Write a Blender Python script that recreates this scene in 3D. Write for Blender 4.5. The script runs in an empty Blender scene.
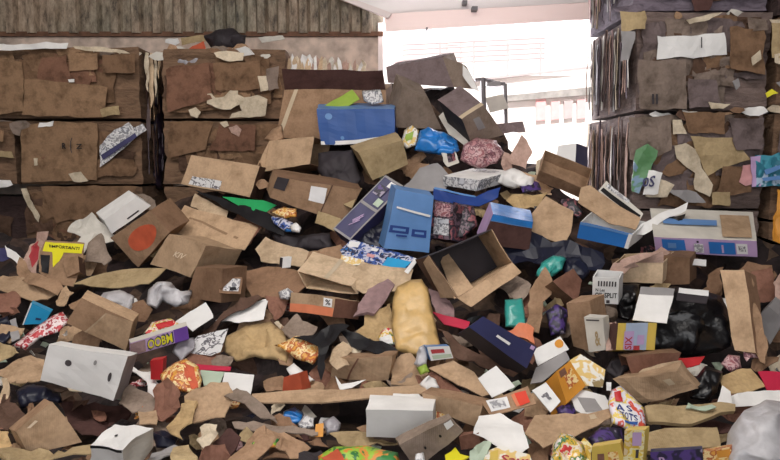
import bpy, bmesh, math, random
from mathutils import Vector, noise, geometry
rnd = random.Random(7)
SC = bpy.context.scene
COL = SC.collection
FPX = 700.0
CAM = Vector((0, 0, 1.5))
PT = math.atan(63 / FPX)
CP, SP = math.cos(PT), math.sin(PT)


# ---------------------------------------------------------------- geometry of the view
def ray(x, y):
    cx, cy = (x - 390) / FPX, -(y - 230) / FPX
    return Vector((cx, CP + cy * SP, -SP + cy * CP))


def at(x, y, d):
    return CAM + ray(x, y) * d


def on_y(x, y, Y):
    r = ray(x, y)
    return CAM + r * (Y / r.y)


def lerp_table(t, x):
    if x <= t[0][0]:
        return t[0][1]
    for (a, va), (b, vb) in zip(t, t[1:]):
        if x <= b:
            return va + (vb - va) * (x - a) / (b - a)
    return t[-1][1]


SLOPE = [(-150, .0115), (0, .0115), (200, .0105), (330, .0092), (430, .0084), (560, .0076), (620, .0072), (930, .0072)]
CREST = [(-150, 215), (0, 215), (60, 225), (110, 212), (180, 190), (255, 165), (290, 110), (330, 88), (390, 72), (450, 72),
         (490, 105), (505, 138), (540, 156), (590, 192), (640, 215), (700, 220), (780, 228), (930, 230)]


def surf(x, y):
    """depth of the heap's face (how far from the viewer the slope lies)"""
    return 3.3 + lerp_table(SLOPE, x) * (460 - y)


# ---------------------------------------------------------------- materials
def lin(c):
    return tuple(((v / 255) / 12.92 if v / 255 <= .04045 else ((v / 255 + .055) / 1.055) ** 2.4) for v in c) + (1,)


def new_mat(name):
    m = bpy.data.materials.new(name)
    m.use_nodes = True
    nt = m.node_tree
    b = nt.nodes['Principled BSDF']
    return m, nt, b


def node(nt, t, **kw):
    n = nt.nodes.new(t)
    for k, v in kw.items():
        if k in n.inputs:
            n.inputs[k].default_value = v
        else:
            setattr(n, k, v)
    return n


def ramp(nt, stops, interp='LINEAR'):
    r = nt.nodes.new('ShaderNodeValToRGB')
    cr = r.color_ramp
    cr.interpolation = interp
    while len(cr.elements) < len(stops):
        cr.elements.new(.5)
    for e, (p, c) in zip(cr.elements, stops):
        e.position = p
        e.color = c
    return r


def mixc(nt, a, b, fac, mode='MIX'):
    m = nt.nodes.new('ShaderNodeMix')
    m.data_type = 'RGBA'
    m.blend_type = mode
    for sock, v in ((m.inputs[0], fac), (m.inputs[6], a), (m.inputs[7], b)):
        if hasattr(v, 'node'):
            nt.links.new(v, sock)
        else:
            sock.default_value = v
    return m.outputs[2]


def kraft(name, rgb, stain=.35, bump=.25, rough=.85):
    """cardboard: fibre mottling, scuffs, flute lines"""
    m, nt, b = new_mat(name)
    L = nt.links.new
    tc = node(nt, 'ShaderNodeTexCoord')
    oi = node(nt, 'ShaderNodeObjectInfo')
    base = lin(rgb)
    n1 = node(nt, 'ShaderNodeTexNoise', Scale=7.0, Detail=6.0, Roughness=.65)
    n2 = node(nt, 'ShaderNodeTexNoise', Scale=60.0, Detail=3.0)
    L(tc.outputs['Object'], n1.inputs['Vector'])
    L(tc.outputs['Object'], n2.inputs['Vector'])
    d = 1 - stain
    r1 = ramp(nt, [(.3, (base[0] * d, base[1] * d * .96, base[2] * d * .9, 1)), (.52, base),
                   (.75, tuple(min(1, v * 1.12) for v in base[:3]) + (1,))])
    L(n1.outputs['Fac'], r1.inputs[0])
    r2 = ramp(nt, [(.3, (.86, .86, .86, 1)), (.7, (1.06, 1.06, 1.06, 1))])
    L(n2.outputs['Fac'], r2.inputs[0])
    c = mixc(nt, r1.outputs[0], r2.outputs[0], .8, 'MULTIPLY')
    hs = node(nt, 'ShaderNodeHueSaturation')
    mr = node(nt, 'ShaderNodeMapRange')
    mr.inputs['To Min'].default_value = .86
    mr.inputs['To Max'].default_value = 1.1
    L(oi.outputs['Random'], mr.inputs['Value'])
    L(mr.outputs[0], hs.inputs['Value'])
    L(c, hs.inputs['Color'])
    L(hs.outputs[0], b.inputs['Base Color'])
    b.inputs['Roughness'].default_value = rough
    b.inputs['Specular IOR Level'].default_value = .25
    w = node(nt, 'ShaderNodeTexWave', Scale=38.0, Distortion=1.5)
    L(tc.outputs['Object'], w.inputs['Vector'])
    ad = node(nt, 'ShaderNodeMath', operation='ADD')
    mu = node(nt, 'ShaderNodeMath', operation='MULTIPLY')
    mu.inputs[1].default_value = .25
    L(w.outputs['Fac'], mu.inputs[0])
    L(mu.outputs[0], ad.inputs[0])
    L(n1.outputs['Fac'], ad.inputs[1])
    bp = node(nt, 'ShaderNodeBump', Strength=bump, Distance=.01)
    L(ad.outputs[0], bp.inputs['Height'])
    L(bp.outputs[0], b.inputs['Normal'])
    return m


def plain(name, rgb, rough=.6, var=.12, scale=9.0, spec=.4, bump=0.0, trans=0.0, sheen=0):
    m, nt, b = new_mat(name)
    L = nt.links.new
    tc = node(nt, 'ShaderNodeTexCoord')
    n = node(nt, 'ShaderNodeTexNoise', Scale=scale, Detail=5.0)
    L(tc.outputs['Object'], n.inputs['Vector'])
    base = lin(rgb)
    r = ramp(nt, [(.3, tuple(v * (1 - var) for v in base[:3]) + (1,)), (.7, tuple(min(1, v * (1 + var * .6)) for v in base[:3]) + (1,))])
    L(n.outputs['Fac'], r.inputs[0])
    L(r.outputs[0], b.inputs['Base Color'])
    b.inputs['Roughness'].default_value = rough
    b.inputs['Specular IOR Level'].default_value = spec
    if trans:
        b.inputs['Transmission Weight'].default_value = trans
    if bump:
        bp = node(nt, 'ShaderNodeBump', Strength=bump, Distance=.02)
        L(n.outputs['Fac'], bp.inputs['Height'])
        L(bp.outputs[0], b.inputs['Normal'])
    return m


def printed(name, cols, scale=14.0, rough=.45, stretch=(1, 1, 1), rnd_seed=0.0):
    """packaging artwork: irregular patches of ink in a fixed set of colours"""
    m, nt, b = new_mat(name)
    L = nt.links.new
    tc = node(nt, 'ShaderNodeTexCoord')
    mp = node(nt, 'ShaderNodeMapping')
    mp.inputs['Scale'].default_value = stretch
    mp.inputs['Location'].default_value = (rnd_seed, rnd_seed * .7, rnd_seed * 1.3)
    L(tc.outputs['Object'], mp.inputs['Vector'])
    n = node(nt, 'ShaderNodeTexNoise', Scale=scale * .5, Detail=3.0, Roughness=.6, Distortion=.3)
    L(mp.outputs[0], n.inputs['Vector'])
    k = len(cols)
    st = [(.0 if i == 0 else .34 + .34 * i / k, lin(c)) for i, c in enumerate(cols)]
    st2 = []
    for i, (p, c) in enumerate(st):
        st2.append((p, c))
        if i + 1 < k:
            st2.append((st[i + 1][0] - .025, c))
    r = ramp(nt, st2)
    L(n.outputs['Fac'], r.inputs[0])
    L(r.outputs[0], b.inputs['Base Color'])
    b.inputs['Roughness'].default_value = rough
    return m


def pressed(name, rgb, dark=.4):
    """baled cardboard seen edge-on: thin uneven layers"""
    m, nt, b = new_mat(name)
    L = nt.links.new
    tc = node(nt, 'ShaderNodeTexCoord')
    mp = node(nt, 'ShaderNodeMapping')
    mp.inputs['Scale'].default_value = (3.5, 3.5, 11)
    L(tc.outputs['Object'], mp.inputs['Vector'])
    n = node(nt, 'ShaderNodeTexNoise', Scale=2.0, Detail=7.0, Roughness=.7, Distortion=.8)
    L(mp.outputs[0], n.inputs['Vector'])
    base = lin(rgb)
    r = ramp(nt, [(.3, tuple(v * dark for v in base[:3]) + (1,)), (.5, base), (.72, tuple(min(1, v * 1.4) for v in base[:3]) + (1,))])
    L(n.outputs['Fac'], r.inputs[0])
    L(r.outputs[0], b.inputs['Base Color'])
    b.inputs['Roughness'].default_value = .9
    bp = node(nt, 'ShaderNodeBump', Strength=.8, Distance=.03)
    L(n.outputs['Fac'], bp.inputs['Height'])
    L(bp.outputs[0], b.inputs['Normal'])
    return m


K = {k: kraft('kraft_' + k, c) for k, c in {
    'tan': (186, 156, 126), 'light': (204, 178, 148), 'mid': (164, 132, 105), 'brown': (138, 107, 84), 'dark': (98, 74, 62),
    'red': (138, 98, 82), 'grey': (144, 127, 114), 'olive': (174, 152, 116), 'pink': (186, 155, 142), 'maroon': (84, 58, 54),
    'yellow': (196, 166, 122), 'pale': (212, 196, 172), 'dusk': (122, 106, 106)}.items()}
K.update({
    'white': plain('white_board', (226, 224, 222), .6, .1, 6), 'paper': plain('white_paper', (232, 229, 226), .7, .12, 8),
    'offwhite': plain('off_white_board', (206, 200, 190), .7, .15, 7), 'greyboard': plain('grey_board', (150, 146, 146), .7, .18, 7),
    'pulp': plain('moulded_pulp', (150, 122, 122), .95, .25, 20, bump=.5),
    'azure': plain('azure_card', (46, 112, 186), .45, .12, 6), 'pale_sky': plain('pale_sky_card', (170, 184, 206), .45, .12, 8), 'blue': plain('blue_card', (50, 86, 150), .45, .15, 5), 'sky': plain('light_blue_card', (96, 138, 192), .4, .14, 5),
    'cyan': plain('cyan_card', (40, 150, 200), .45, .12, 6), 'navy': plain('navy_card', (44, 46, 84), .5, .15, 6),
    'indigo': plain('indigo_card', (62, 60, 98), .45, .2, 8), 'deepblue': plain('deep_blue_card', (30, 60, 130), .45, .2, 8),
    'black': plain('black_ink', (22, 20, 24), .5, .2), 'blackfilm': plain('black_polythene', (18, 17, 20), .3, .3, 16, .5, .6),
    'charcoal': plain('charcoal_board', (52, 46, 50), .7, .25, 8), 'darkblue': plain('dark_blue_film', (28, 30, 48), .4, .3, 10),
    'bluefilm': plain('blue_polythene', (40, 120, 196), .3, .25, 12, .6, .3), 'tealfilm': plain('teal_polythene', (60, 160, 150), .3, .25, 10, .6, .3),
    'green': plain('green_card', (40, 158, 92), .45, .12), 'lime': plain('lime_card', (150, 176, 72), .5, .15, 8),
    'red_card': plain('red_card', (188, 44, 48), .5, .15), 'crimson': plain('crimson_card', (190, 40, 70), .5, .12),
    'orange': plain('orange_card', (216, 128, 92), .6, .14), 'spot': plain('orange_red_ink', (196, 90, 60), .7, .25, 10),
    'signal': plain('signal_red_label', (220, 66, 44), .5, .1), 'amber': plain('amber_card', (214, 146, 56), .5, .16, 8),
    'lemon': plain('yellow_label', (224, 214, 40), .45, .1), 'goldenrod': plain('yellow_card', (214, 184, 88), .5, .15),
    'purple': plain('purple_card', (110, 70, 160), .45, .2, 8), 'lilac': plain('lilac_card', (190, 160, 200), .45, .15, 7),
    'clearfilm': plain('grey_translucent_polythene', (206, 203, 206), .4, .2, 18, .5, .45, .2),
    'greyfilm': plain('grey_polythene', (158, 154, 160), .35, .25, 10, .5, .3), 'steel': plain('grey_painted_steel', (120, 116, 118), .5, .15),
    'tape': plain('brown_packing_tape', (176, 138, 92), .25, .1, 8, .6), 'cleartape': plain('pale_packing_tape', (204, 184, 156), .25, .1, 8, .6),
    'label': plain('white_label', (230, 228, 228), .5, .08), 'ink': plain('grey_ink', (70, 64, 66), .6, .2),
    'faint': plain('faint_ink', (150, 120, 92), .7, .1), 'lightink': plain('pale_ink', (226, 205, 178), .7, .1), 'redink': plain('red_ink', (176, 60, 66), .6, .2),
    'blueink': plain('blue_ink', (40, 52, 120), .5, .2), 'pinkcard': plain('pink_card', (206, 150, 150), .5, .15),
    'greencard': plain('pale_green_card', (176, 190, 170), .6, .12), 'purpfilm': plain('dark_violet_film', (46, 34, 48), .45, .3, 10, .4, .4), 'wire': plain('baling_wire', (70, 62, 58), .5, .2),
    'padded': plain('padded_kraft_envelope', (204, 168, 110), .4, .2, 14, .5, .35),
    'candy': printed('red_white_wrapper_art', [(190, 60, 66), (230, 215, 214), (160, 40, 52), (225, 200, 198)], 30),
    'cereal': printed('cereal_art', [(220, 216, 226), (228, 200, 90), (222, 214, 224), (206, 80, 60), (214, 208, 224)], 26),
    'lemonart': printed('yellow_pack_art', [(228, 200, 80), (226, 216, 170), (206, 170, 60), (214, 190, 150)], 34),
    'orangeart': printed('orange_pack_art', [(214, 150, 64), (232, 206, 150), (180, 96, 50), (216, 156, 70)], 40),
    'greenart': printed('green_pack_art', [(40, 110, 50), (150, 190, 60), (216, 140, 60), (50, 126, 60)], 22),
    'darkart': printed('dark_photo_art', [(40, 34, 44), (110, 90, 100), (30, 28, 36), (140, 84, 90), (60, 56, 70)], 18),
    'blueart': printed('blue_photo_art', [(26, 32, 60), (50, 80, 150), (190, 190, 205), (30, 36, 70), (40, 110, 180)], 24),
    'greyart': printed('grey_print_art', [(206, 204, 204), (150, 148, 152), (216, 214, 214), (120, 120, 126), (200, 200, 204)], 22),
    'scribble': printed('grey_scribble_art', [(214, 212, 212), (216, 214, 214), (96, 92, 98), (214, 212, 212), (210, 210, 210)], 30),
    'pinkart': printed('pink_patterned_film', [(150, 90, 96), (196, 160, 160), (120, 74, 84), (180, 130, 134)], 40),
    'mixart': printed('mixed_candy_art', [(210, 60, 60), (230, 220, 200), (220, 180, 70), (70, 120, 70), (225, 215, 210)], 34),
    'purpart': printed('purple_pack_art', [(40, 32, 62), (78, 56, 120), (34, 30, 50), (150, 140, 160)], 16),
    'tealart': printed('teal_pack_art', [(30, 96, 120), (70, 150, 170), (40, 110, 130), (170, 190, 210)], 10),
    'pouchart': printed('green_blue_pouch_art', [(84, 130, 84), (92, 138, 92), (120, 146, 170), (86, 132, 88)], 8),
    'flyer': printed('flyer_art', [(232, 226, 214), (222, 190, 120), (230, 226, 218), (150, 130, 90)], 16),
})
for k, c, d in (('bale', (120, 93, 72), .5), ('bale_dark', (70, 52, 50), .4), ('bale_grey', (122, 104, 98), .5), ('bale_violet', (116, 105, 116), .4)):
    K[k] = pressed(k + '_layers', c, d)

for k, c in (('brown', (134, 104, 80)), ('mid', (156, 124, 96)), ('red', (134, 97, 78)), ('dark', (98, 74, 60)), ('grey', (140, 123, 112)), ('dusk', (120, 105, 104))):
    K['pressed_' + k] = kraft('pressed_kraft_' + k, c, .55, 1.0)



def put(name, me, parent=None, mats=()):
    o = bpy.data.objects.new(name, me)
    COL.objects.link(o)
    if parent is not None:
        o.parent = parent
    if me is not None:
        for m in mats:
            me.materials.append(m)
    return o


def tagit(o, label, cat, group=None, kind=None):
    o['label'] = label
    o['category'] = cat
    if group:
        o['group'] = group
    if kind:
        o['kind'] = kind


def mesh(name, verts, faces, origin, mats, idx=None, parent=None, smooth=False):
    me = bpy.data.meshes.new(name)
    me.from_pydata([tuple(Vector(v) - origin) for v in verts], [], faces)
    if idx:
        for p, i in zip(me.polygons, idx):
            p.material_index = i
    if smooth:
        for p in me.polygons:
            p.use_smooth = True
    me.update()
    return put(name, me, parent, mats)


def nvec(q):
    return Vector((noise.noise(q), noise.noise(q + Vector((31.7, 5.1, 11.3))), noise.noise(q + Vector((7.9, 43.3, 19.7))))) * 1.6


def crumple(p, amp, freq=5.0, seed=0.0):
    if not amp:
        return p
    q = p * freq + Vector((seed, seed * 1.7, seed * .6))
    return p + (nvec(q) + .45 * nvec(q * 2.7)) * amp


def empty(name, loc):
    o = bpy.data.objects.new(name, None)
    o.location = loc
    o.empty_display_size = .05
    COL.objects.link(o)
    return o


def solid(o, t, off=-1.0):
    md = o.modifiers.new('board', 'SOLIDIFY')
    md.thickness = t
    md.offset = off


def bil(c, u, v):
    return c[0] * (1 - u) * (1 - v) + c[1] * u * (1 - v) + c[2] * u * v + c[3] * (1 - u) * v


def grid_patch(corner, nu, nv):
    vs, fs = [], []
    for j in range(nv + 1):
        for i in range(nu + 1):
            vs.append(bil(corner, i / nu, j / nv))
    for j in range(nv):
        for i in range(nu):
            a = j * (nu + 1) + i
            fs.append((a, a + 1, a + nu + 2, a + nu + 1))
    return vs, fs


TEXTS = {}
SUBS = ('label_print', 'panel_print', 'red_square_edge', 'lettering', 'grey_lining', 'script')


def glyphs(s):
    if s not in TEXTS:
        cu = bpy.data.curves.new('lettering', 'FONT')
        cu.body = s
        cu.size = 1
        cu.offset = .02
        cu.resolution_u = 2
        ob = bpy.data.objects.new('lettering', cu)
        COL.objects.link(ob)
        dg = bpy.context.evaluated_depsgraph_get()
        me = bpy.data.meshes.new_from_object(ob.evaluated_get(dg))
        v = [tuple(p.co) for p in me.vertices]
        f = [tuple(p.vertices) for p in me.polygons]
        bpy.data.objects.remove(ob)
        bpy.data.curves.remove(cu)
        bpy.data.meshes.remove(me)
        x0, x1 = min(a[0] for a in v), max(a[0] for a in v)
        y0, y1 = min(a[1] for a in v), max(a[1] for a in v)
        TEXTS[s] = ([((a[0] - x0) / (x1 - x0), 1 - (a[1] - y0) / (y1 - y0)) for a in v], f)
    return TEXTS[s]


def decal(parent, name, fn, rect, m, off, text=None, n=4, label=None, shape=None, org=None):
    """a flat mark (label, tape, print, lettering) on the face fn(u, v) -> point; rect = four (u, v) corners or (u0, v0, u1, v1)"""
    if len(rect) == 4 and not hasattr(rect[0], '__len__'):
        u0, v0, u1, v1 = rect
        rect = [(u0, v0), (u1, v0), (u1, v1), (u0, v1)]
    rc = [Vector((a, b, 0)) for a, b in rect]
    if text:
        uv, fs = glyphs(text)
        pts = [bil(rc, a, b) for a, b in uv]
    elif shape == 'disc':
        pts = [bil(rc, .5, .5)] + [bil(rc, .5 + .5 * math.cos(t * math.tau / 20), .5 + .5 * math.sin(t * math.tau / 20)) for t in range(20)]
        fs = [(0, 1 + i, 1 + (i + 1) % 20) for i in range(20)]
    else:
        pts, fs = grid_patch(rc, n, n)
    vs = [fn(p.x, p.y, off) for p in pts]
    o = mesh(name, vs, fs, parent.location if org is None else org, [m], parent=parent)
    if label:
        o['label'] = label
    return o


def facing(c):
    n = (c[1] - c[0]).cross(c[3] - c[0]).normalized()
    return n if n.dot(CAM - c[0]) > 0 else -n


FI = {'F': (0, 1, 2, 3), 'B': (5, 4, 7, 6), 'T': (4, 5, 1, 0), 'D': (3, 2, 6, 7), 'L': (4, 0, 3, 7), 'R': (1, 5, 6, 2)}


def B(label, q, e, m, depth=None, lift=0.0, faces=None, openf='', flaps=(), marks=(), amp=.006, name='cardboard_box', cat='box',
      group='cardboard boxes thrown on the heap', n=6, thick=.006, freq=4.0, d0=None, inside=None):
    """a box. q: the four corners of the face turned to the viewer (TL, TR, BR, BL) and e: where its far edge lies, both in photo pixels on the
    heap's slope; the depth of every corner follows from the right angles of a box"""
    q = [Vector((p[0], p[1])) for p in q]
    a = (q[1] - q[0] + q[2] - q[3]) / 2
    b = (q[3] - q[0] + q[2] - q[1]) / 2
    c = Vector(e)
    p_, q_, r_ = -a.dot(b), -a.dot(c), -b.dot(c)
    mean = (a.length * b.length) ** .5
    if depth:
        zc = depth
    else:
        zc = math.sqrt(q_ * r_ / p_) if abs(p_) > 1 and q_ * r_ / p_ > 0 else mean * .8
        zc = max(.4 * mean, min(1.3 * mean, zc))
    cl = lambda v, k: max(-k, min(k, v))
    za, zb = cl(q_ / zc, .8 * a.length), cl(r_ / zc, .8 * b.length)
    bx, by = (q[2].x + q[3].x) / 2, max(q[2].y, q[3].y)
    D = (surf(bx, by) if d0 is None else d0) - lift
    s = D / FPX
    st = [(0, 0), (1, 0), (1, 1), (0, 1)]
    dz = [D + ((u - .5) * za + (v - 1) * zb) * s for u, v in st]
    P = [at(q[i].x, q[i].y, dz[i]) for i in range(4)]
    fw = Vector((0, CP, -SP))
    # the far edge: same pixels offset by e, zc further in
    P += [at(q[i].x + c.x, q[i].y + c.y, dz[i] + zc * s) for i in range(4)]
    lo = min(P, key=lambda p: p.z)
    cen = sum(P, Vector()) / 8
    root = empty(name, Vector((cen.x, cen.y, lo.z)))
    tagit(root, label, cat, group)
    seed = rnd.random() * 50
    vs, fs, ix = [], [], []
    ml = [K[m]]
    for f, ids in FI.items():
        if f in openf:
            continue
        mm = K[(faces or {}).get(f, m)]
        if mm not in ml:
            ml.append(mm)
        pv, pf = grid_patch([P[i] for i in ids], n, n)
        o = len(vs)
        vs += pv
        fs += [tuple(o + i for i in t) for t in pf]
        ix += [ml.index(mm)] * len(pf)
    vs = [crumple(v, amp, freq, seed) for v in vs]
    body = mesh('body', vs, fs, root.location, ml, ix, root)
    bm = bmesh.new()
    bm.from_mesh(body.data)
    bmesh.ops.remove_doubles(bm, verts=bm.verts, dist=.0004)
    bmesh.ops.recalc_face_normals(bm, faces=bm.faces)
    if openf:  # keep normals outward
        cl_ = cen - root.location
        sgn = sum((f.calc_center_median() - cl_).dot(f.normal) for f in bm.faces)
        if sgn < 0:
            bmesh.ops.reverse_faces(bm, faces=bm.faces)
    bm.to_mesh(body.data)
    bm.free()
    if openf:
        solid(body, thick)

    def facefn(f):
        cs = [P[i] for i in FI[f]]
        nn = (cs[1] - cs[0]).cross(cs[3] - cs[0]).normalized()
        if nn.dot(cs[0] - cen) < 0:
            nn = -nn
        return lambda u, v, off: crumple(bil(cs, u, v), amp, freq, seed) + nn * off
    ed = {'T': (0, 1), 'R': (1, 2), 'D': (2, 3), 'L': (3, 0), 'BT': (4, 5), 'BR': (5, 6), 'BL': (7, 4), 'SR': (1, 5), 'SL': (0, 4), 'DR': (2, 6)}
    PD = dz + [d + zc * s for d in dz]
    for fl in flaps:
        k, o0, o1, z0, z1 = fl[:5]
        fm = K[fl[5]] if len(fl) > 5 else K[m]
        i, j = ed[k]
        cs = [P[i], P[j], at(o1[0], o1[1], PD[j] + z1), at(o0[0], o0[1], PD[i] + z0)]
        pv, pf = grid_patch(cs, 5, 4)
        fo = mesh('flap', [crumple(v, amp * 1.5, freq, seed) for v in pv], pf, root.location, [fm], parent=root)
        solid(fo, .005, 0)
    holder = None
    holder = None
    for i, mk in enumerate(marks):
        nm, f, rect, mm = mk[:4]
        kw = mk[4] if len(mk) > 4 else {}
        par = holder if nm in SUBS and holder is not None else root
        d_ = decal(par, nm, facefn(f), rect, K[mm], .0025 + .0012 * i, org=root.location, **kw)
        if nm not in SUBS:
            holder = d_
    return root


JR = random.Random(99)
FO = random.Random(31)


def jag(pts, amp=1.6, seg=7.0):
    """a torn outline: the straight edges broken up"""
    out = []
    n = len(pts)
    for i in range(n):
        a, b = pts[i], pts[(i + 1) % n]
        out.append(a)
        L = math.hypot(b[0] - a[0], b[1] - a[1])
        k = int(L / seg)
        if JR.random() < .35:
            continue
        for t in range(1, k):
            u = t / k + JR.uniform(-.2, .2) / k
            d = JR.uniform(-amp, amp)
            p = (a[0] + (b[0] - a[0]) * u - (b[1] - a[1]) / L * d, a[1] + (b[1] - a[1]) * u + (b[0] - a[0]) / L * d)
            if len(a) > 2 or len(b) > 2:
                la, lb = (a[2] if len(a) > 2 else 0), (b[2] if len(b) > 2 else 0)
                p = p + (la + (lb - la) * u,)
            out.append(p)
    return out


def poly_mesh(pts, step):
    xs, ys = [p[0] for p in pts], [p[1] for p in pts]
    co = []
    n = len(pts)
    bnd = []
    for i in range(n):
        a, b = Vector(pts[i][:2]), Vector(pts[(i + 1) % n][:2])
        k = max(1, int((b - a).length / step))
        for t in range(k):
            bnd.append(a.lerp(b, t / k))
    co = [Vector(p) for p in bnd]
    ed = [(i, (i + 1) % len(bnd)) for i in range(len(bnd))]

    def inside(x, y):
        r = False
        for i in range(n):
            (x1, y1), (x2, y2) = pts[i][:2], pts[(i + 1) % n][:2]
            if (y1 > y) != (y2 > y) and x < (x2 - x1) * (y - y1) / (y2 - y1) + x1:
                r = not r
        return r

    def bdist(p):
        m = 1e9
        for i in range(n):
            a, b = Vector(pts[i][:2]), Vector(pts[(i + 1) % n][:2])
            ab = b - a
            t = max(0, min(1, (p - a).dot(ab) / max(1e-9, ab.length_squared)))
            m = min(m, (p - a - ab * t).length)
        return m
    y = min(ys) + step * .5
    row = 0
    while y < max(ys):
        x = min(xs) + step * (.5 if row % 2 else .1)
        while x < max(xs):
            if inside(x, y) and bdist(Vector((x, y))) > step * .45:
                co.append(Vector((x, y)))
            x += step
        y += step * .87
        row += 1
    r = geometry.delaunay_2d_cdt(co, ed, [], 1, 1e-4)
    return r[0], r[2], bdist


def plane_fit(pts, zs):
    """depth over the photo plane: best plane through the corners plus a smooth remainder"""
    import numpy as np
    A = np.array([[p[0], p[1], 1] for p in pts], float)
    z = np.array(zs)
    mean = A[:, :2].mean(0)
    A[:, :2] -= mean
    co, *_ = np.linalg.lstsq(A, z, rcond=None)
    res = z - A @ co

    def f(x, y):
        base = co[0] * (x - mean[0]) + co[1] * (y - mean[1]) + co[2]
        w = [1 / ((p[0] - x) ** 2 + (p[1] - y) ** 2 + .05) for p in pts]
        return base + sum(a * b for a, b in zip(w, res)) / sum(w)
    return f


def S(label, pts, m, lift=.04, flat=None, name='cardboard_sheet', cat='cardboard', group='flattened cardboard pieces lying on the heap', thick=.006,
      amp=.012, freq=6.0, folds=(), marks=(), step=None, d0=None, plane=None, tilt=None, smooth=False):
    """a sheet: outline given on the heap's slope, (x, y[, lift towards the viewer]). tilt in 0..1: 1 follows the slope, 0 stands upright"""
    tl = .75 if tilt is None else tilt
    by = max(p[1] for p in pts)
    bx = sum(p[0] for p in pts) / len(pts)
    zs = []
    for p in pts:
        l = p[2] if len(p) > 2 else 0
        z = surf(p[0], by + (p[1] - by) * tl) if d0 is None else d0
        zs.append(z - lift - l)
    f = plane_fit(pts, zs)
    if not folds and amp >= .012 and not plane and thick >= .004:
        xs_, ys_ = [p[0] for p in pts], [p[1] for p in pts]
        e_ = max(max(xs_) - min(xs_), max(ys_) - min(ys_))
        folds = []
        for _ in range(2):
            fx, fy = FO.uniform(.3, .7) * (max(xs_) - min(xs_)) + min(xs_), FO.uniform(.3, .7) * (max(ys_) - min(ys_)) + min(ys_)
            fa = FO.uniform(0, math.pi)
            folds.append(((fx, fy), (fx + math.cos(fa), fy + math.sin(fa)), FO.uniform(-1, 1) * min(.005, .16 / e_)))

    def depth(x, y):
        z = f(x, y)
        for (x1, y1), (x2, y2), k in folds:
            d = ((x - x1) * (y2 - y1) - (y - y1) * (x2 - x1)) / math.hypot(x2 - x1, y2 - y1)
            if d > 0:
                z += d * k
        return z
    ext = max(max(p[0] for p in pts) - min(p[0] for p in pts), by - min(p[1] for p in pts))
    step = step or max(3.0, ext / 12)
    co, fs, _ = poly_mesh(pts, step)
    seed = rnd.random() * 50
    put3 = (lambda x, y: on_y(x, y, plane)) if plane else (lambda x, y: at(x, y, depth(x, y)))
    vs = [crumple(put3(c.x, c.y), amp, freq, seed) for c in co]
    cen = sum(vs, Vector()) / len(vs)
    loc = Vector((cen.x, cen.y, min(v.z for v in vs)))
    o = mesh(name, vs, fs, Vector(loc), [K[m]], smooth=smooth)
    o.location = loc
    solid(o, thick, 0)
    tagit(o, label, cat, group)
    c0 = [put3(p[0], p[1]) for p in pts]
    nn = facing([put3(bx, by - 5), put3(bx + 5, by - 5), put3(bx + 5, by), put3(bx, by)])
    fn = lambda x, y, off: crumple(put3(x, y), amp, freq, seed) + nn * (off + thick / 2)
    holder = None
    for i, mk in enumerate(marks):
        nm, rect, mm = mk[:3]
        kw = mk[3] if len(mk) > 3 else {}
        par = holder if nm in SUBS and holder is not None else o
        d_ = decal(par, nm, fn, rect, K[mm], .003 + .0012 * i, org=o.location, **kw)
        if nm not in SUBS:
            holder = d_
    return o


def P(label, pts, m, thick=.1, lift=.05, name='plastic_bag', cat='bag', group='plastic bags on the heap', amp=.03, freq=9.0, marks=(), tilt=.5, step=None, d0=None):
    """something soft and full: a bag, a pouch, a crumpled lump; pts outline it, thick is its real thickness"""
    by = max(p[1] for p in pts)
    zs = [(surf(p[0], by + (p[1] - by) * tilt) if d0 is None else d0) - lift - (p[2] if len(p) > 2 else 0) for p in pts]
    f = plane_fit(pts, zs)
    ext = max(max(p[0] for p in pts) - min(p[0] for p in pts), by - min(p[1] for p in pts))
    co, fs, bd = poly_mesh(pts, step or max(1.6, ext / 20))
    ds = [bd(c) for c in co]
    mx = max(ds)
    seed = rnd.random() * 50
    h = [thick / 2 * math.sqrt(max(0, 1 - (1 - d / mx) ** 2)) for d in ds]
    nb = len(co)
    vs = [crumple(at(c.x, c.y, f(c.x, c.y) - hh), amp * min(1, .25 + d / mx), freq, seed) for c, hh, d in zip(co, h, ds)]
    bk, fs2 = {}, []
    vs2 = list(vs)
    for i, (c, hh, d) in enumerate(zip(co, h, ds)):
        if d < 1e-3:
            bk[i] = i
        else:
            bk[i] = len(vs2)
            vs2.append(at(c.x, c.y, f(c.x, c.y) + hh))
    fs2 = [tuple(t) for t in fs] + [tuple(bk[i] for i in reversed(t)) for t in fs]
    cen = sum(vs2, Vector()) / len(vs2)
    loc = Vector((cen.x, cen.y, min(v.z for v in vs2)))
    o = mesh(name, vs2, fs2, Vector(loc), [K[m]], smooth=True)
    o.location = loc
    bm = bmesh.new()
    bm.from_mesh(o.data)
    bmesh.ops.recalc_face_normals(bm, faces=bm.faces)
    bm.to_mesh(o.data)
    bm.free()
    tagit(o, label, cat, group)

    def fn(x, y, off):
        d = bd(Vector((x, y)))
        hh = thick / 2 * math.sqrt(max(0, 1 - (1 - min(d, mx) / mx) ** 2))
        p = crumple(at(x, y, f(x, y) - hh), amp * min(1, .25 + d / mx), freq, seed)
        return p + (CAM - p).normalized() * (off + .002)
    holder = None
    for i, mk in enumerate(marks):
        nm, rect, mm = mk[:3]
        kw = mk[3] if len(mk) > 3 else {}
        decal(o, nm, fn, rect, K[mm], .004 + .0012 * i, **kw)
    return o


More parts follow.
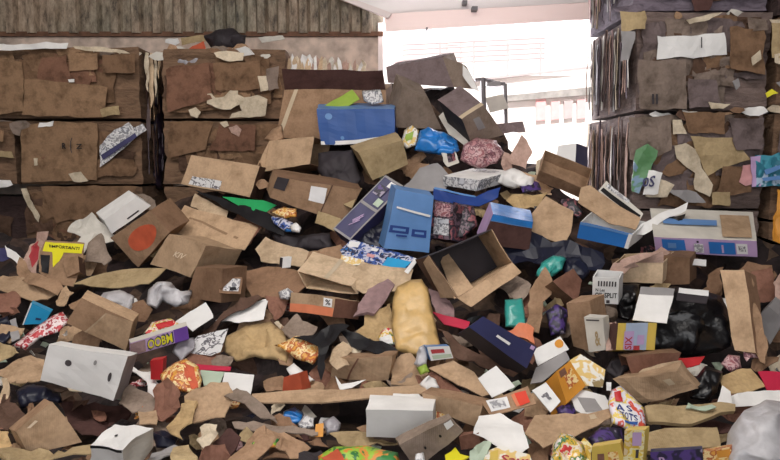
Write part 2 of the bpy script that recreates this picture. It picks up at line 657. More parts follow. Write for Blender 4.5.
def slab(name, lo, hi, m, kind='structure', parent=None, cut=1):
    x0, y0, z0 = lo
    x1, y1, z1 = hi
    v = [Vector(p) for p in ((x0, y0, z0), (x1, y0, z0), (x1, y1, z0), (x0, y1, z0), (x0, y0, z1), (x1, y0, z1), (x1, y1, z1), (x0, y1, z1))]
    f = [(0, 3, 2, 1), (4, 5, 6, 7), (0, 1, 5, 4), (1, 2, 6, 5), (2, 3, 7, 6), (3, 0, 4, 7)]
    org = Vector(((x0 + x1) / 2, (y0 + y1) / 2, z0))
    if parent is not None:
        o = mesh(name, v, f, parent.location, [m], parent=parent)
    else:
        o = mesh(name, v, f, org, [m])
        o.location = org
        if kind:
            o['kind'] = kind
    return o


def tube(name, pts, r, m, parent, seg=6):
    vs, fs = [], []
    for k, p in enumerate(pts):
        a = pts[max(0, k - 1)]
        b = pts[min(len(pts) - 1, k + 1)]
        d = (b - a).normalized()
        u = d.cross(Vector((.3, .9, .2))).normalized()
        w = d.cross(u)
        for i in range(seg):
            t = i * math.tau / seg
            vs.append(p + (u * math.cos(t) + w * math.sin(t)) * r)
    for k in range(len(pts) - 1):
        for i in range(seg):
            j = (i + 1) % seg
            fs.append((k * seg + i, k * seg + j, (k + 1) * seg + j, (k + 1) * seg + i))
    fs.append(tuple(range(seg)))
    fs.append(tuple(range((len(pts) - 1) * seg, len(pts) * seg)))
    return mesh(name, vs, fs, parent.location, [m], parent=parent)
# ================================================================ the shed
M_CONC = plain('concrete_floor', (120, 112, 104), .9, .3, 3, .2, .3)
M_ROOF = plain('roof_sheet', (120, 116, 112), .8, .2, 2)
M_TIN, nt, bs = new_mat('stained_corrugated_sheet')
tc = node(nt, 'ShaderNodeTexCoord')
n1 = node(nt, 'ShaderNodeTexNoise', Scale=14.0, Detail=8.0, Roughness=.75)
mp = node(nt, 'ShaderNodeMapping')
mp.inputs['Scale'].default_value = (1, 1, .35)
n2 = node(nt, 'ShaderNodeTexNoise', Scale=1.1, Detail=3.0)
nt.links.new(tc.outputs['Object'], mp.inputs[0])
nt.links.new(mp.outputs[0], n1.inputs['Vector'])
nt.links.new(tc.outputs['Object'], n2.inputs['Vector'])
r1 = ramp(nt, [(.34, lin((70, 60, 52))), (.5, lin((150, 136, 122))), (.68, lin((196, 182, 168)))])
r2 = ramp(nt, [(.38, lin((206, 214, 206))), (.6, lin((250, 240, 228)))])
nt.links.new(n1.outputs[0], r1.inputs[0])
nt.links.new(n2.outputs[0], r2.inputs[0])
nt.links.new(mixc(nt, r1.outputs[0], r2.outputs[0], 1.0, 'MULTIPLY'), bs.inputs['Base Color'])
bs.inputs['Roughness'].default_value = .7
M_PLASTER = plain('stained_plaster', (200, 180, 166), .9, .4, 7, .2, .2)
M_WHITE = plain('white_painted_steel', (246, 232, 228), .5, .05, 3)
M_EXT = plain('white_render', (240, 234, 230), .8, .06, 2)
M_YARD = plain('yard_concrete', (205, 200, 194), .9, .1, 2)

WY = 8.1     # back wall
slab('floor', (-5.6, -6, -.15), (5.6, 8.3, 0), M_CONC)
slab('wall_left', (-5.75, -6, 0), (-5.6, 8.3, 5.2), M_ROOF)
slab('wall_right', (5.6, -6, 0), (5.75, 8.3, 5.2), M_ROOF)
slab('ceiling', (-5.75, -6, 5.2), (5.75, 8.3, 5.32), M_ROOF)

DX0, DX1, DZ = -.075, 2.62, 3.27   # door opening
wb = slab('wall_back', (-5.6, WY, 0), (DX0, WY + .18, 3.02), M_PLASTER)
slab('wall_back_beside_opening', (DX1, WY, 0), (5.6, WY + .18, 5.2), M_PLASTER)
# ribbed sheeting over the masonry
vs, fs = [], []
x, k = -5.6, 0
prof = [(0, 0), (.09, 0), (.12, -.07), (.2, -.07), (.235, 0)]
xs = []
while x < DX0:
    for dx, dy in prof[:-1]:
        if x + dx < DX0:
            xs.append((x + dx, dy))
    x += .235
xs.append((DX0, 0))
for X, dy in xs:
    for z in (3.0, 5.2):
        vs.append(Vector((X, WY - .01 + dy, z)))
for i in range(len(xs) - 1):
    fs.append((2 * i, 2 * i + 2, 2 * i + 3, 2 * i + 1))
tin = mesh('wall_back_sheeting', vs, fs, Vector((0, 0, 0)), [M_TIN])
solid(tin, .004)
tin['kind'] = 'structure'
slab('trim_1', (-5.6, WY - .05, 2.97), (DX0, WY, 3.02), plain('rusty_flashing', (110, 78, 60), .8, .4, 12))
def glow_panel(name, rgb):
    """thin sheeting with translucency added so daylight from behind brightens it"""
    m, nt, b = new_mat(name)
    b.inputs['Base Color'].default_value = lin(rgb)
    b.inputs['Roughness'].default_value = .6
    tl = node(nt, 'ShaderNodeBsdfTranslucent')
    tl.inputs['Color'].default_value = lin(rgb)
    mx = node(nt, 'ShaderNodeMixShader')
    mx.inputs[0].default_value = .13
    nt.links.new(b.outputs[0], mx.inputs[1])
    nt.links.new(tl.outputs[0], mx.inputs[2])
    nt.links.new(mx.outputs[0], nt.nodes['Material Output'].inputs['Surface'])
    return m


# roller door housing and its white panels over the opening
zt = 3.12
vs = [on_y(a, b, WY - .12) for a, b in ((384, 12), (640, -3), (640, 17), (386, 33))]
dr = mesh('door_1', vs, [(0, 1, 2, 3)], Vector((0, 0, 0)), [glow_panel('pinkish_door_panel', (252, 238, 233))])
solid(dr, .06)
dr['kind'] = 'structure'
vs = [on_y(388, 14, WY - .16), on_y(335, -3, WY - .16), on_y(330, -40, WY - .16), on_y(640, -40, WY - .16), on_y(640, 0, WY - .16)]
up = mesh('trim_2', vs, [(0, 1, 2, 3, 4)], Vector((0, 0, 0)), [glow_panel('white_soffit_sheet', (252, 246, 244))])
solid(up, .03)
up['kind'] = 'structure'
# left track of the door, a sloping white strip
vs = [on_y(a, b, WY - .2) for a, b in ((330, -4), (343, -4), (392, 14), (388, 19))]
tr = mesh('trim_3', vs, [(0, 1, 2, 3)], Vector((0, 0, 0)), [M_WHITE])
solid(tr, .05)
tr['kind'] = 'structure'
slab('trim_4', (DX0 - .06, WY - .04, 2.0), (DX0, WY + .2, 3.12), M_WHITE)
for xx, yy, ww in ((465, 2, 5), (475, 8, 6), (427, 29, 2)):
    p = on_y(xx, yy, WY - .3)
    br = slab('door_hook', (p.x - ww * .005, p.y, p.z - .02), (p.x + ww * .005, p.y + .14, p.z + .02), K['steel'], kind=None)
    tagit(br, {465: 'small grey bracket highest on the white panel over the opening', 475: 'small grey bracket just below the other on the white panel',
               427: 'small dark hook at the lower edge of the white door panel'}[xx], 'bracket')

# ================================================================ outside, in full sun
slab('ground', (-12, 8.3, -.2), (16, 18, -.02), M_YARD)
slab('wall_outside', (-12, 16, 0), (16, 16.3, 9), M_EXT)


def outside_rails(name, label, cat, Y, x0, x1, ys, slope, m, posts, lo):
    g0 = on_y((x0 + x1) / 2, lo, Y)
    root = empty(name, Vector((g0.x, Y, 0)))
    tagit(root, label, cat)
    for y in ys:
        tube('rail', [on_y(x0, y, Y), on_y(x1, y + slope, Y)], .018, m, root)
    for xx in posts:
        pt_ = on_y(xx, min(ys) - 3, Y)
        tube('post', [pt_, Vector((pt_.x, Y, -.02))], .022, m, root)
    return root


M_PK = plain('faded_pink_paint', (226, 170, 170), .7, .1)
M_RL = plain('pale_grey_rail', (176, 164, 164), .6, .1)
outside_rails('railing', 'pale railing of thin rails outside in the glare beyond the opening', 'railing', 12.5, 402, 545, (45, 50, 55, 60, 65), -7, M_RL, (440, 474, 508, 541), 128)
outside_rails('signboard', 'faded pink board of thin strips above the railing outside', 'board', 13, 444, 464, (43, 45.5, 48), -1, M_PK, (447, 461), 66)


def ext_block(name, label, cat, Y, quad, dep, m):
    c = [on_y(a, b, Y) for a, b in quad]
    v = c + [p + Vector((0, dep, 0)) for p in c]
    f = [(0, 1, 2, 3), (7, 6, 5, 4), (0, 4, 5, 1), (1, 5, 6, 2), (2, 6, 7, 3), (3, 7, 4, 0)]
    cen = sum(v, Vector()) / 8
    o = mesh(name, v, f, cen, [m])
    o.location = cen
    tagit(o, label, cat)
    return o


slab('wall_yard', (-1, 12.1, -.02), (9, 12.3, 3.05), M_EXT)
ext_block('ledge', 'long white ledge across the yard below the railing', 'ledge', 12.02, [(470, 79), (600, 65), (600, 67.5), (470, 81.5)], .06, M_RL)
ext_block('concrete_beam', 'grey mottled beam across the yard beyond the opening', 'beam', 12.0, [(500, 96), (600, 86), (600, 94), (500, 102)], .08, plain('mottled_grey_concrete', (150, 146, 142), .8, .3, 8))
for i, (a, b, c, d, lab) in enumerate(((536, 97, 546, 120, 'faded pink poster under the grey beam outside, tallest of the row'), (551, 102, 560, 119, 'faded pink poster second along under the grey beam outside'),
                                       (564, 101, 573, 118, 'pale poster third along under the grey beam outside'), (577, 100, 586, 118, 'faded pink poster next to the striped bale edges outside'))):
    ext_block('wall_poster', lab, 'wall_poster', 12.04, [(a, b), (c, b - 1), (c, d), (a, d + 1)], .02, M_PK if i != 2 else M_RL)  # faded poster panels set against the yard wall
zq = on_y(394, 30, 8.6)
ext_block('door_post', 'slim pinkish grey post just inside the edge of the opening', 'post', 8.6, [(394, 30), (403, 30), (402, 290), (394, 290)], .1, plain('pinkish_post_paint', (196, 176, 174), .6, .1))
# cart standing in the opening behind the heap
cart = empty('steel_cart', at(490, 128, 7.35))
tagit(cart, 'grey steel cart with a tray standing in the bright opening behind the heap', 'cart')
C = lambda x, y, d=7.35: at(x, y, d)
tube('upright', [C(483, 78), C(484, 128)], .028, K['steel'], cart)
tube('upright', [C(505, 84, 7.5), C(506, 128, 7.5)], .022, K['steel'], cart)
tube('handle', [C(475, 80), C(483, 79), C(500, 84, 7.5), C(505, 84, 7.5)], .02, K['steel'], cart)
q = [C(485, 98), C(503, 94, 7.35), C(509, 108, 7.35), C(490, 113)]
v = q + [p + Vector((0, .35, .02)) for p in q]
mesh('tray', v, [(0, 1, 2, 3), (7, 6, 5, 4), (0, 4, 5, 1), (1, 5, 6, 2), (2, 6, 7, 3), (3, 7, 4, 0)], cart.location, [K['offwhite']], parent=cart)
q = [C(487, 82, 7.4), C(500, 81, 7.4), C(501, 86, 7.4), C(487, 86, 7.4)]
v = q + [p + Vector((0, .2, 0)) for p in q]
mesh('box_holder', v, [(0, 1, 2, 3), (7, 6, 5, 4), (0, 4, 5, 1), (1, 5, 6, 2), (2, 6, 7, 3), (3, 7, 4, 0)], cart.location, [K['greyboard']], parent=cart)

# ================================================================ bales of pressed cardboard
BR = random.Random(21)


def bale(label, X0, X1, Y0, Y1, Z0, Z1, m, group, patches=(), nrand=20, cols=('brown', 'mid', 'brown', 'red', 'brown'), side=None, seed=0):
    root = empty('cardboard_bale', Vector(((X0 + X1) / 2, (Y0 + Y1) / 2, Z0)))
    tagit(root, label, 'bale', group)
    c = [Vector(p) for p in ((X0, Y0, Z1), (X1, Y0, Z1), (X1, Y0, Z0), (X0, Y0, Z0), (X0, Y1, Z1), (X1, Y1, Z1), (X1, Y1, Z0), (X0, Y1, Z0))]
    vs, fs = [], []
    for f, ids in FI.items():
        nn = 22 if f in 'FLR' else 8
        pv, pf = grid_patch([c[i] for i in ids], nn, nn)
        o = len(vs)
        vs += pv
        fs += [tuple(o + i for i in t) for t in pf]
    cen = sum(c, Vector()) / 8
    out = []
    for v in vs:
        h = noise.noise(Vector((v.x * 1.5 + seed, v.y * 1.5, v.z * 16))) * .022 + noise.noise(Vector((v.x * 3 + seed, v.y * 3, v.z * 4))) * .03
        d = Vector((v.x - cen.x, v.y - cen.y, 0)).normalized()
        w = v + d * (h - .02)
        w.z += noise.noise(Vector((v.x * 2.3, v.y * 2.3 + seed, v.z))) * .012 * (1 if v.z > cen.z else .3) - (.008 if v.z > cen.z else 0)
        out.append(w)
    body = mesh('bale_body', out, fs, root.location, [K[m]], parent=root)
    bm = bmesh.new()
    bm.from_mesh(body.data)
    bmesh.ops.remove_doubles(bm, verts=bm.verts, dist=.0004)
    bmesh.ops.recalc_face_normals(bm, faces=bm.faces)
    bm.to_mesh(body.data)
    bm.free()

    def patch(pts, mat_, out_, nm='pressed_sheet', amp=.012, lab=None, torn_=True):
        if torn_:
            pts = jag(pts, .008, .06)
        co, f2, _ = poly_mesh(pts, max(.03, (max(p[0] for p in pts) - min(p[0] for p in pts)) / 12))
        sd = BR.random() * 40
        tx, tz = BR.uniform(-.02, .02), BR.uniform(-.02, .02)
        cx, cz = sum(p[0] for p in pts) / len(pts), sum(p[1] for p in pts) / len(pts)
        v2 = [crumple(Vector((q.x, Y0 - out_ + (q.x - cx) * tx + (q.y - cz) * tz, q.y)), amp, 7, sd) for q in co]
        o = mesh(nm, v2, f2, root.location, [K[mat_]], parent=root)
        solid(o, .006, 0)
        if lab:
            o['label'] = lab
        return o
    for i in range(nrand):
        w = BR.uniform(.14, .5) * min(1.2, X1 - X0)
        h = BR.uniform(.14, .55) * (Z1 - Z0)
        x, z = BR.uniform(X0 + .02, X1 - w - .02), BR.uniform(Z0 + .02, Z1 - h - .02)
        pts = []
        for (a, b) in ((0, 1), (.35, 1), (.7, 1), (1, 1), (1, .5), (1, 0), (.6, 0), (.3, 0), (0, 0), (0, .5)):
            pts.append((x + a * w + BR.uniform(-.03, .03) * w * 2, z + b * h + BR.uniform(-.06, .06) * h))
        pts = [(min(X1, max(X0, p[0])), min(Z1 - .005, max(Z0 + .005, p[1]))) for p in pts]
        c_ = BR.choice(cols)
        patch(pts, ('pressed_' + c_) if 'pressed_' + c_ in K else c_, .012 + i * .0018, amp=.02)
    for ip, pt in enumerate(patches):
        pp = [on_y(a, b, Y0) for a, b in pt[0]]
        lab = pt[3] if len(pt) > 3 else None
        o = patch([(p.x, p.z) for p in pp], ('pressed_' + pt[1]) if 'pressed_' + pt[1] in K else pt[1], .07 + .0045 * ip, pt[2] if len(pt) > 2 else 'pressed_sheet', .010, lab, 'plain' not in (lab or '') and 'panel' not in (lab or ''))
        if len(pt) > 4:
            for (nm, rc, mm, kw) in pt[4]:
                decal(o if False else root, nm, lambda x, y, off: on_y(x, y, Y0 - .092 - .0045 * ip - off), rc, K[mm], .002, **kw)
    if side:
        # frayed board edges on the end of the bale
        X, ncols, cl = side
        s = -1 if X <= X0 + .01 else 1
        for i in range(ncols):
            y = Y0 + .03 + (Y1 - Y0 - .08) * (i + BR.random()) / ncols
            w = BR.uniform(.03, .09)
            z0, z1 = Z0 + BR.uniform(0, .25), Z1 - BR.uniform(0, .2)
            pr = BR.uniform(.01, .05)
            nseg = 8
            v2, f3 = [], []
            for k in range(nseg + 1):
                z = z0 + (z1 - z0) * k / nseg
                wob = noise.noise(Vector((i * 3.1, z * 5, seed))) * .035
                wid = w * (1 - .5 * abs(k / nseg - .5))
                v2 += [Vector((X + s * (pr + abs(wob) * .6), y + wob, z)), Vector((X + s * (pr * .5 + .004), y + wob + wid, z))]
                if k:
                    f3.append((2 * k - 2, 2 * k - 1, 2 * k + 1, 2 * k))
            o = mesh('frayed_edge', v2, f3, root.location, [K[BR.choice(cl)]], parent=root)
            solid(o, .005, 0)
    return root


LB = 'bales stacked along the back wall'
F = 7.0
lc = ('brown', 'brown', 'mid', 'brown', 'red', 'brown', 'dark')
bale('top bale of pressed brown cardboard below the ribbed wall, beside the dark gap', -4.0, -2.46, F, F + 1, 1.98, 2.68, 'bale', LB, seed=1, cols=lc, patches=[
    ([(0, 60), (26, 62), (28, 112), (0, 116)], 'mid'), ([(44, 60), (70, 56), (74, 84), (40, 86)], 'red'), ([(72, 55), (101, 54), (101, 70), (74, 72)], 'mid'),
    ([(107, 56), (138, 56), (138, 74), (106, 74)], 'brown'), ([(30, 80), (110, 88), (108, 118), (26, 116)], 'mid'), ([(104, 110), (122, 106), (123, 116), (106, 117)], 'olive'),
    ([(0, 45), (20, 46), (42, 45), (58, 44), (72, 45), (70, 50), (30, 51), (0, 52)], 'paper', 'paper_scrap', 'pale paper edge along the top'),
    ([(78, 47), (100, 49), (128, 52), (134, 55), (100, 54), (80, 50)], 'pale', 'paper_scrap'), ([(74, 81), (80, 81), (80, 84), (75, 84)], 'paper', 'paper_scrap')],
    side=(-2.46, 14, ('pale', 'dark', 'bale_violet', 'mid', 'maroon')))
bale('middle bale with a large plain panel and a white printed carton pressed flat in it', -3.68, -2.46, F, F + 1, 1.33, 1.96, 'bale', LB, seed=2, cols=lc, patches=[
    ([(24, 126), (60, 122), (100, 124), (100, 180), (26, 182)], 'mid', 'pressed_sheet', 'plain brown panel with black marks', [
        ('print_mark', [(62, 143), (66, 143), (66, 149), (62, 149)], 'black', {'text': 'R'}), ('print_mark', [(70, 138), (72, 138), (72, 153), (70, 153)], 'ink', {'text': '('}),
        ('print_mark', [(76, 144), (82, 144), (82, 149), (76, 149)], 'black', {'text': 'Z'})]),
    ([(102, 146), (118, 130), (131, 122), (137, 128), (146, 124), (149, 130), (139, 138), (122, 152), (103, 168)], 'greyart', 'flattened_carton', 'white printed carton pressed flat', [
        ('print_bar', [(101, 155), (135, 133), (137, 137), (103, 160)], 'indigo', {})]),
    ([(14, 124), (30, 120), (36, 126), (26, 130), (24, 136), (18, 134)], 'grey', 'paper_scrap'), ([(44, 122), (58, 122), (57, 127), (43, 127)], 'paper', 'paper_scrap'),
    ([(73, 174), (85, 172), (92, 181), (78, 182)], 'pale', 'paper_scrap'), ([(38, 158), (42, 158), (42, 165), (39, 166)], 'pale', 'paper_scrap')],
    side=(-2.46, 12, ('dark', 'bale_violet', 'maroon', 'dark')))
bale('bale at the edge of the view beside the plain panelled one', -5.1, -3.72, F, F + 1, 1.33, 1.96, 'bale', LB, seed=3, cols=lc, patches=[
    ([(0, 150), (16, 152), (18, 158), (0, 156)], 'olive'), ([(0, 130), (8, 132), (8, 142), (0, 142)], 'mid'), ([(0, 178), (14, 180), (16, 184), (4, 187), (0, 184)], 'paper', 'paper_scrap')])
bale('lower bale with torn pale strips, under the plain panelled bale', -3.66, -2.46, F, F + 1, .68, 1.31, 'bale', LB, seed=4, cols=lc, patches=[
    ([(24, 188), (30, 188), (34, 200), (44, 216), (42, 222), (32, 206)], 'pale', 'paper_scrap'), ([(44, 186), (140, 186), (120, 215), (60, 222)], 'brown')])
bale('bottom bale at floor level under the bale with pale strips', -3.66, -2.46, F, F + 1, 0.002, .66, 'bale', LB, nrand=4, seed=5)
bale('dark bale sunk low at the edge of the view behind the heap', -5.1, -3.75, F + .35, F + 1, .002, 1.2, 'bale_dark', LB, nrand=5, cols=('dark', 'maroon'), seed=6)
bale('top bale across the dark gap with torn white paper along its lower edge', -2.26, -1.02, F, F + 1, 1.98, 2.66, 'bale', LB, seed=7, cols=lc, patches=[
    ([(168, 70), (210, 64), (215, 100), (170, 112)], 'red'), ([(215, 64), (262, 62), (262, 90), (218, 92)], 'brown'),
    ([(210, 95), (214, 94), (218, 99), (226, 97), (232, 91), (240, 92), (240, 96), (246, 99), (244, 104), (232, 110), (218, 108), (210, 104)], 'pale', 'paper_scrap', 'torn white paper'),
    ([(240, 101), (258, 96), (268, 100), (267, 116), (250, 118), (232, 119), (234, 115), (244, 112)], 'pale', 'paper_scrap', 'torn white paper'),
    ([(192, 112), (198, 108), (203, 112), (199, 119), (193, 117)], 'pale', 'paper_scrap'), ([(260, 78), (270, 77), (270, 92), (262, 92)], 'pale', 'paper_scrap'),
    ([(217, 54), (232, 53), (246, 55), (245, 63), (232, 63), (219, 59)], 'pale', 'paper_scrap'), ([(268, 70), (280, 68), (280, 90), (270, 92)], 'grey')])
bale('middle bale across the dark gap with a diagonal crack', -2.26, -1.02, F, F + 1, 1.33, 1.96, 'bale', LB, seed=8, cols=lc, patches=[
    ([(172, 122), (215, 122), (208, 150), (170, 158)], 'brown'), ([(222, 124), (258, 126), (256, 150), (212, 152)], 'red'),
    ([(222, 122), (229, 121), (231, 126), (226, 128)], 'pale', 'paper_scrap'), ([(231, 128), (239, 125), (243, 130), (240, 138), (234, 134)], 'pink', 'paper_scrap')])
bale('bale behind the tan box, third down across the dark gap', -2.26, -1.02, F, F + 1, .68, 1.31, 'bale', LB, nrand=6, seed=9)
bale('bottom bale at floor level across the dark gap', -2.26, -1.02, F, F + 1, .002, .66, 'bale', LB, nrand=3, seed=10)

RB = 'bales stacked beside the opening'
F = 5.4
rc = ('grey', 'dusk', 'brown', 'grey', 'dark', 'dusk')
vi = ('pink', 'pink', 'greyboard', 'dusk', 'bale_violet', 'pale', 'pulp', 'offwhite', 'dusk')  # pinkish violet tones put the doorway's light into the frayed edges
bale('upper bale with a long white panel, next to the bright opening', 1.86, 2.88, F, F + 1.2, 1.93, 2.67, 'bale_grey', RB, seed=11, cols=rc, patches=[
    ([(654, 37), (660, 39), (688, 37), (720, 33), (722, 56), (690, 60), (654, 60)], 'white', 'white_panel', 'long white panel', [
        ('crease_line', [(701, 37), (702.2, 37), (702.2, 48), (701, 48)], 'ink', {})]),
    ([(617, 15), (641, 14), (642, 32), (619, 33)], 'olive', 'paper_scrap', 'pale square of card'), ([(618, 34), (632, 34), (626, 60), (618, 62)], 'greyboard'),
    ([(634, 62), (682, 62), (682, 110), (636, 110)], 'grey', 'pressed_sheet', 'plain grey brown panel', [('print_mark', [(652, 94), (658, 94), (658, 104), (652, 104)], 'charcoal', {'text': 'II'})]),
    ([(684, 80), (710, 82), (716, 106), (684, 110)], 'dusk'), ([(724, 30), (758, 32), (758, 76), (726, 70)], 'brown'), ([(742, 20), (761, 22), (761, 34), (744, 34)], 'grey'),
    ([(701, 104), (712, 104), (723, 105), (716, 109), (704, 110)], 'pale', 'paper_scrap'), ([(680, 24), (700, 17), (716, 16), (706, 20), (684, 28)], 'pale', 'paper_scrap'),
    ([(724, 84), (730, 80), (732, 88), (728, 92)], 'greyboard', 'paper_scrap'), ([(744, 60), (752, 52), (754, 62), (746, 68)], 'pale', 'paper_scrap')],
    side=(1.86, 26, vi))
bale('lower bale with torn white paper and a green pouch, next to the bright opening', 1.86, 2.88, F, F + 1.2, 1.18, 1.91, 'bale_grey', RB, seed=12, cols=rc, patches=[
    ([(626, 118), (668, 116), (668, 150), (640, 165), (626, 160)], 'grey'),
    ([(669, 121), (677, 120), (678, 126), (682, 135), (670, 135)], 'pale', 'paper_scrap', 'torn white paper'),
    ([(680, 112), (720, 114), (720, 134), (684, 134)], 'brown'), ([(685, 136), (728, 138), (745, 160), (716, 168), (704, 176), (690, 150)], 'olive'),
    ([(670, 146), (682, 144), (692, 152), (697, 168), (708, 184), (704, 196), (690, 190), (690, 172), (672, 160)], 'pale', 'paper_scrap', 'torn white paper'),
    ([(718, 166), (744, 168), (744, 192), (712, 196)], 'brown'), ([(722, 120), (756, 118), (756, 150), (730, 150)], 'dusk'),
    ([(736, 166), (745, 165), (745, 184), (738, 186), (732, 182)], 'pinkcard', 'paper_scrap', 'pink scrap'),
    ([(640, 186), (650, 176), (668, 184), (662, 196), (640, 196)], 'pale', 'paper_scrap'), ([(660, 188), (690, 192), (700, 202), (680, 202)], 'greyboard', 'paper_scrap'),
    ([(705, 192), (722, 192), (722, 205), (704, 204)], 'olive'),
    ([(630, 150), (642, 144), (652, 150), (644, 176), (634, 192), (627, 190)], 'pouchart', 'pouch', 'green and blue pouch'),
    ([(643, 170), (656, 174), (652, 194), (638, 194)], 'paper', 'paper_scrap', 'white card with black marks', [('lettering', [(643, 178), (656, 175), (654, 187), (642, 187)], 'indigo', {'text': '0S'})])],
    side=(1.86, 24, vi))
bale('bale below the green pouch, half buried by the heap', 1.86, 2.88, F, F + 1.2, .6, 1.165, 'bale_grey', RB, nrand=5, cols=rc, seed=13, side=(1.86, 12, vi))
bale('bottom bale at floor level, buried beside the opening', 1.86, 2.88, F, F + 1.07, .002, .585, 'bale_grey', RB, nrand=3, cols=rc, seed=14)
bale('topmost bale, dusky violet, over the long white panel', 1.84, 2.9, F + .06, F + 1.2, 2.69, 3.4, 'bale_violet', RB, seed=15, cols=('dusk', 'bale_violet', 'dark'), patches=[
    ([(688, -6), (712, -6), (704, 12), (690, 14)], 'maroon'), ([(610, 10), (640, 6), (640, 12), (614, 14)], 'bale_violet')], side=(1.84, 22, vi))
bale('upper bale at the edge of the view with a yellow scrap', 2.9, 3.95, F - .05, F + 1, 1.93, 2.62, 'bale', RB, seed=16, cols=('brown', 'dusk', 'olive', 'brown'), patches=[
    ([(764, 22), (780, 20), (800, 20), (800, 24), (766, 25)], 'pale', 'paper_scrap'), ([(766, 26), (800, 26), (800, 60), (766, 60)], 'olive'),
    ([(760, 94), (766, 90), (772, 94), (762, 99)], 'lemon', 'paper_scrap', 'yellow scrap'), ([(769, 56), (776, 54), (790, 58), (790, 66), (770, 64)], 'pale', 'paper_scrap'),
    ([(768, 84), (776, 82), (790, 84), (790, 90), (774, 90)], 'greyboard', 'paper_scrap')])
bale('lower bale at the edge of the view, holding the teal carton', 2.9, 3.95, F - .05, F + 1, 1.1, 1.91, 'bale', RB, seed=17, cols=('brown', 'dusk', 'brown'), patches=[
    ([(750, 156), (800, 153), (800, 185), (752, 186)], 'tealart', 'flattened_carton', 'teal and blue carton', [
        ('print_bar', [(764, 170), (780, 165), (790, 165), (766, 175)], 'sky', {}), ('print_bar', [(762, 178), (790, 174), (790, 179), (764, 181)], 'sky', {})]),
    ([(745, 158), (756, 156), (756, 186), (748, 187)], 'lilac', 'paper_scrap'), ([(775, 190), (800, 190), (800, 244), (776, 244)], 'amber', 'paper_scrap', 'yellow sheet standing on edge')])
bale('upper bale standing behind the one with the yellow scrap', 2.9, 3.95, F - .02, F + 1, 2.64, 3.3, 'bale_dark', RB, nrand=8, cols=('dark', 'dusk', 'maroon'), seed=18)
bale('bottom bale at the edge of the view beneath the teal carton', 2.9, 3.95, F - .05, F + 1, .002, 1.08, 'bale', RB, nrand=3, seed=19)

GRN = random.Random(3)
for i in range(22):
    x = 289 + i * 3.5 + GRN.uniform(-1, 1)
    w_ = GRN.uniform(1.2, 3)
    y = 62 + i * .18 - GRN.uniform(1, 9)
    S('thin pale shred standing in the tuft behind the big maroon flap', [(x - w_, 72), (x - w_ * .8, y + 4), (x, y), (x + w_, y + 5), (x + w_ * 1.2, 72)], GRN.choice(('pale', 'offwhite', 'pink', 'paper', 'light')),
      d0=7.05 - .02 * GRN.random(), lift=0, name='torn_strip', cat='cardboard', group='thin shreds over the maroon flap', amp=.02)

# scraps and oddments lying along the tops of the bales
S('orange brown torn flap standing on the bale tops by the ribbed wall', [(184, 53), (192, 46), (203, 41), (206, 51)], 'spot', d0=7.4, lift=0, name='torn_cardboard')
P('grey plastic bag hanging over the edge of a top bale', [(175, 55), (185, 53), (196, 55), (202, 58), (197, 66), (184, 68), (177, 64)], 'greyfilm', .08, d0=6.93, lift=0, amp=.02)
S('small white scrap caught at the foot of the ribbed wall', [(166, 39), (178, 37), (180, 42), (176, 46), (166, 43)], 'paper', d0=7.7, lift=0, name='paper_scrap', cat='scrap')
P('dark lump of film on the bale tops by the ribbed wall', [(204, 36), (215, 30), (232, 28), (246, 36), (244, 46), (230, 51), (212, 50)], 'charcoal', .3, d0=7.45, lift=0, amp=.05)
S('green flat strip lying on the bale tops', [(180, 38), (204, 35), (206, 41), (182, 45)], 'olive', d0=7.6, lift=0)
S('white board leaning along the bale tops near the plaster wall', [(258, 38), (282, 36), (285, 40), (262, 43)], 'offwhite', d0=7.6, lift=0)
for i, (a, b, c, d, m, lab) in enumerate(((288, 54, 300, 70, 'pale', 'pale torn strip standing in the tuft over the big maroon flap, first by the bales'), (298, 53, 314, 71, 'paper', 'widest white torn strip standing over the big maroon flap'),
                                          (312, 56, 326, 71, 'pink', 'pinkish torn strip beside the widest white strip over the maroon flap'), (325, 60, 342, 71, 'pale', 'low pale torn strip over the middle of the maroon flap'),
                                          (340, 60, 352, 71, 'pink', 'short pinkish strip past the middle of the maroon flap'), (350, 62, 366, 71, 'pale', 'last pale torn strip of the tuft, by the doorway side'))):
    S(lab, [(a, d + 2), (a + 2, b + 5), (a + 4, b), ((a + c) / 2, b + 4), (c - 3, b + 2), (c, b + 8), (c + 1, d + 2)], m, d0=7.15, lift=.02 * i, name='torn_strip', cat='cardboard', group='torn strips over the maroon flap')

for i, (a, b, c, d, m, lab) in enumerate(((146, 52, 149, 92, 'pale', 'pale torn fringe strip hanging at the mouth of the dark gap, nearest the panelled bales'), (150, 53, 153, 106, 'light', 'longest pale fringe strip hanging in the mouth of the dark gap'),
                                          (154, 55, 156, 96, 'pale', 'thin pale fringe strip in the middle of the dark gap'), (158, 54, 160, 78, 'light', 'short pale fringe strip towards the far side of the dark gap'),
                                          (142, 56, 145, 84, 'yellow', 'yellowish fringe strip on the corner of the panelled top bale'), (148, 98, 151, 140, 'dusk', 'dusky fringe strip low in the dark gap'))):
    S(lab, jag([(a, b), (c, b), (c + 1, (b + d) / 2), (c - 1, d), (a + .3, d - 3), (a - 1, (b + d) / 2)], .5, 6), m, d0=6.98 + .03 * i, lift=0, name='torn_strip', cat='cardboard', group='fringe hanging in the gap between the bales', amp=.015)
P('dark violet film stuffed into the gap between the two columns of bales', [(147, 100), (158, 90), (164, 100), (165, 150), (163, 190), (150, 190), (148, 150)], 'purpfilm', .2, d0=7.5, lift=0, amp=.06)

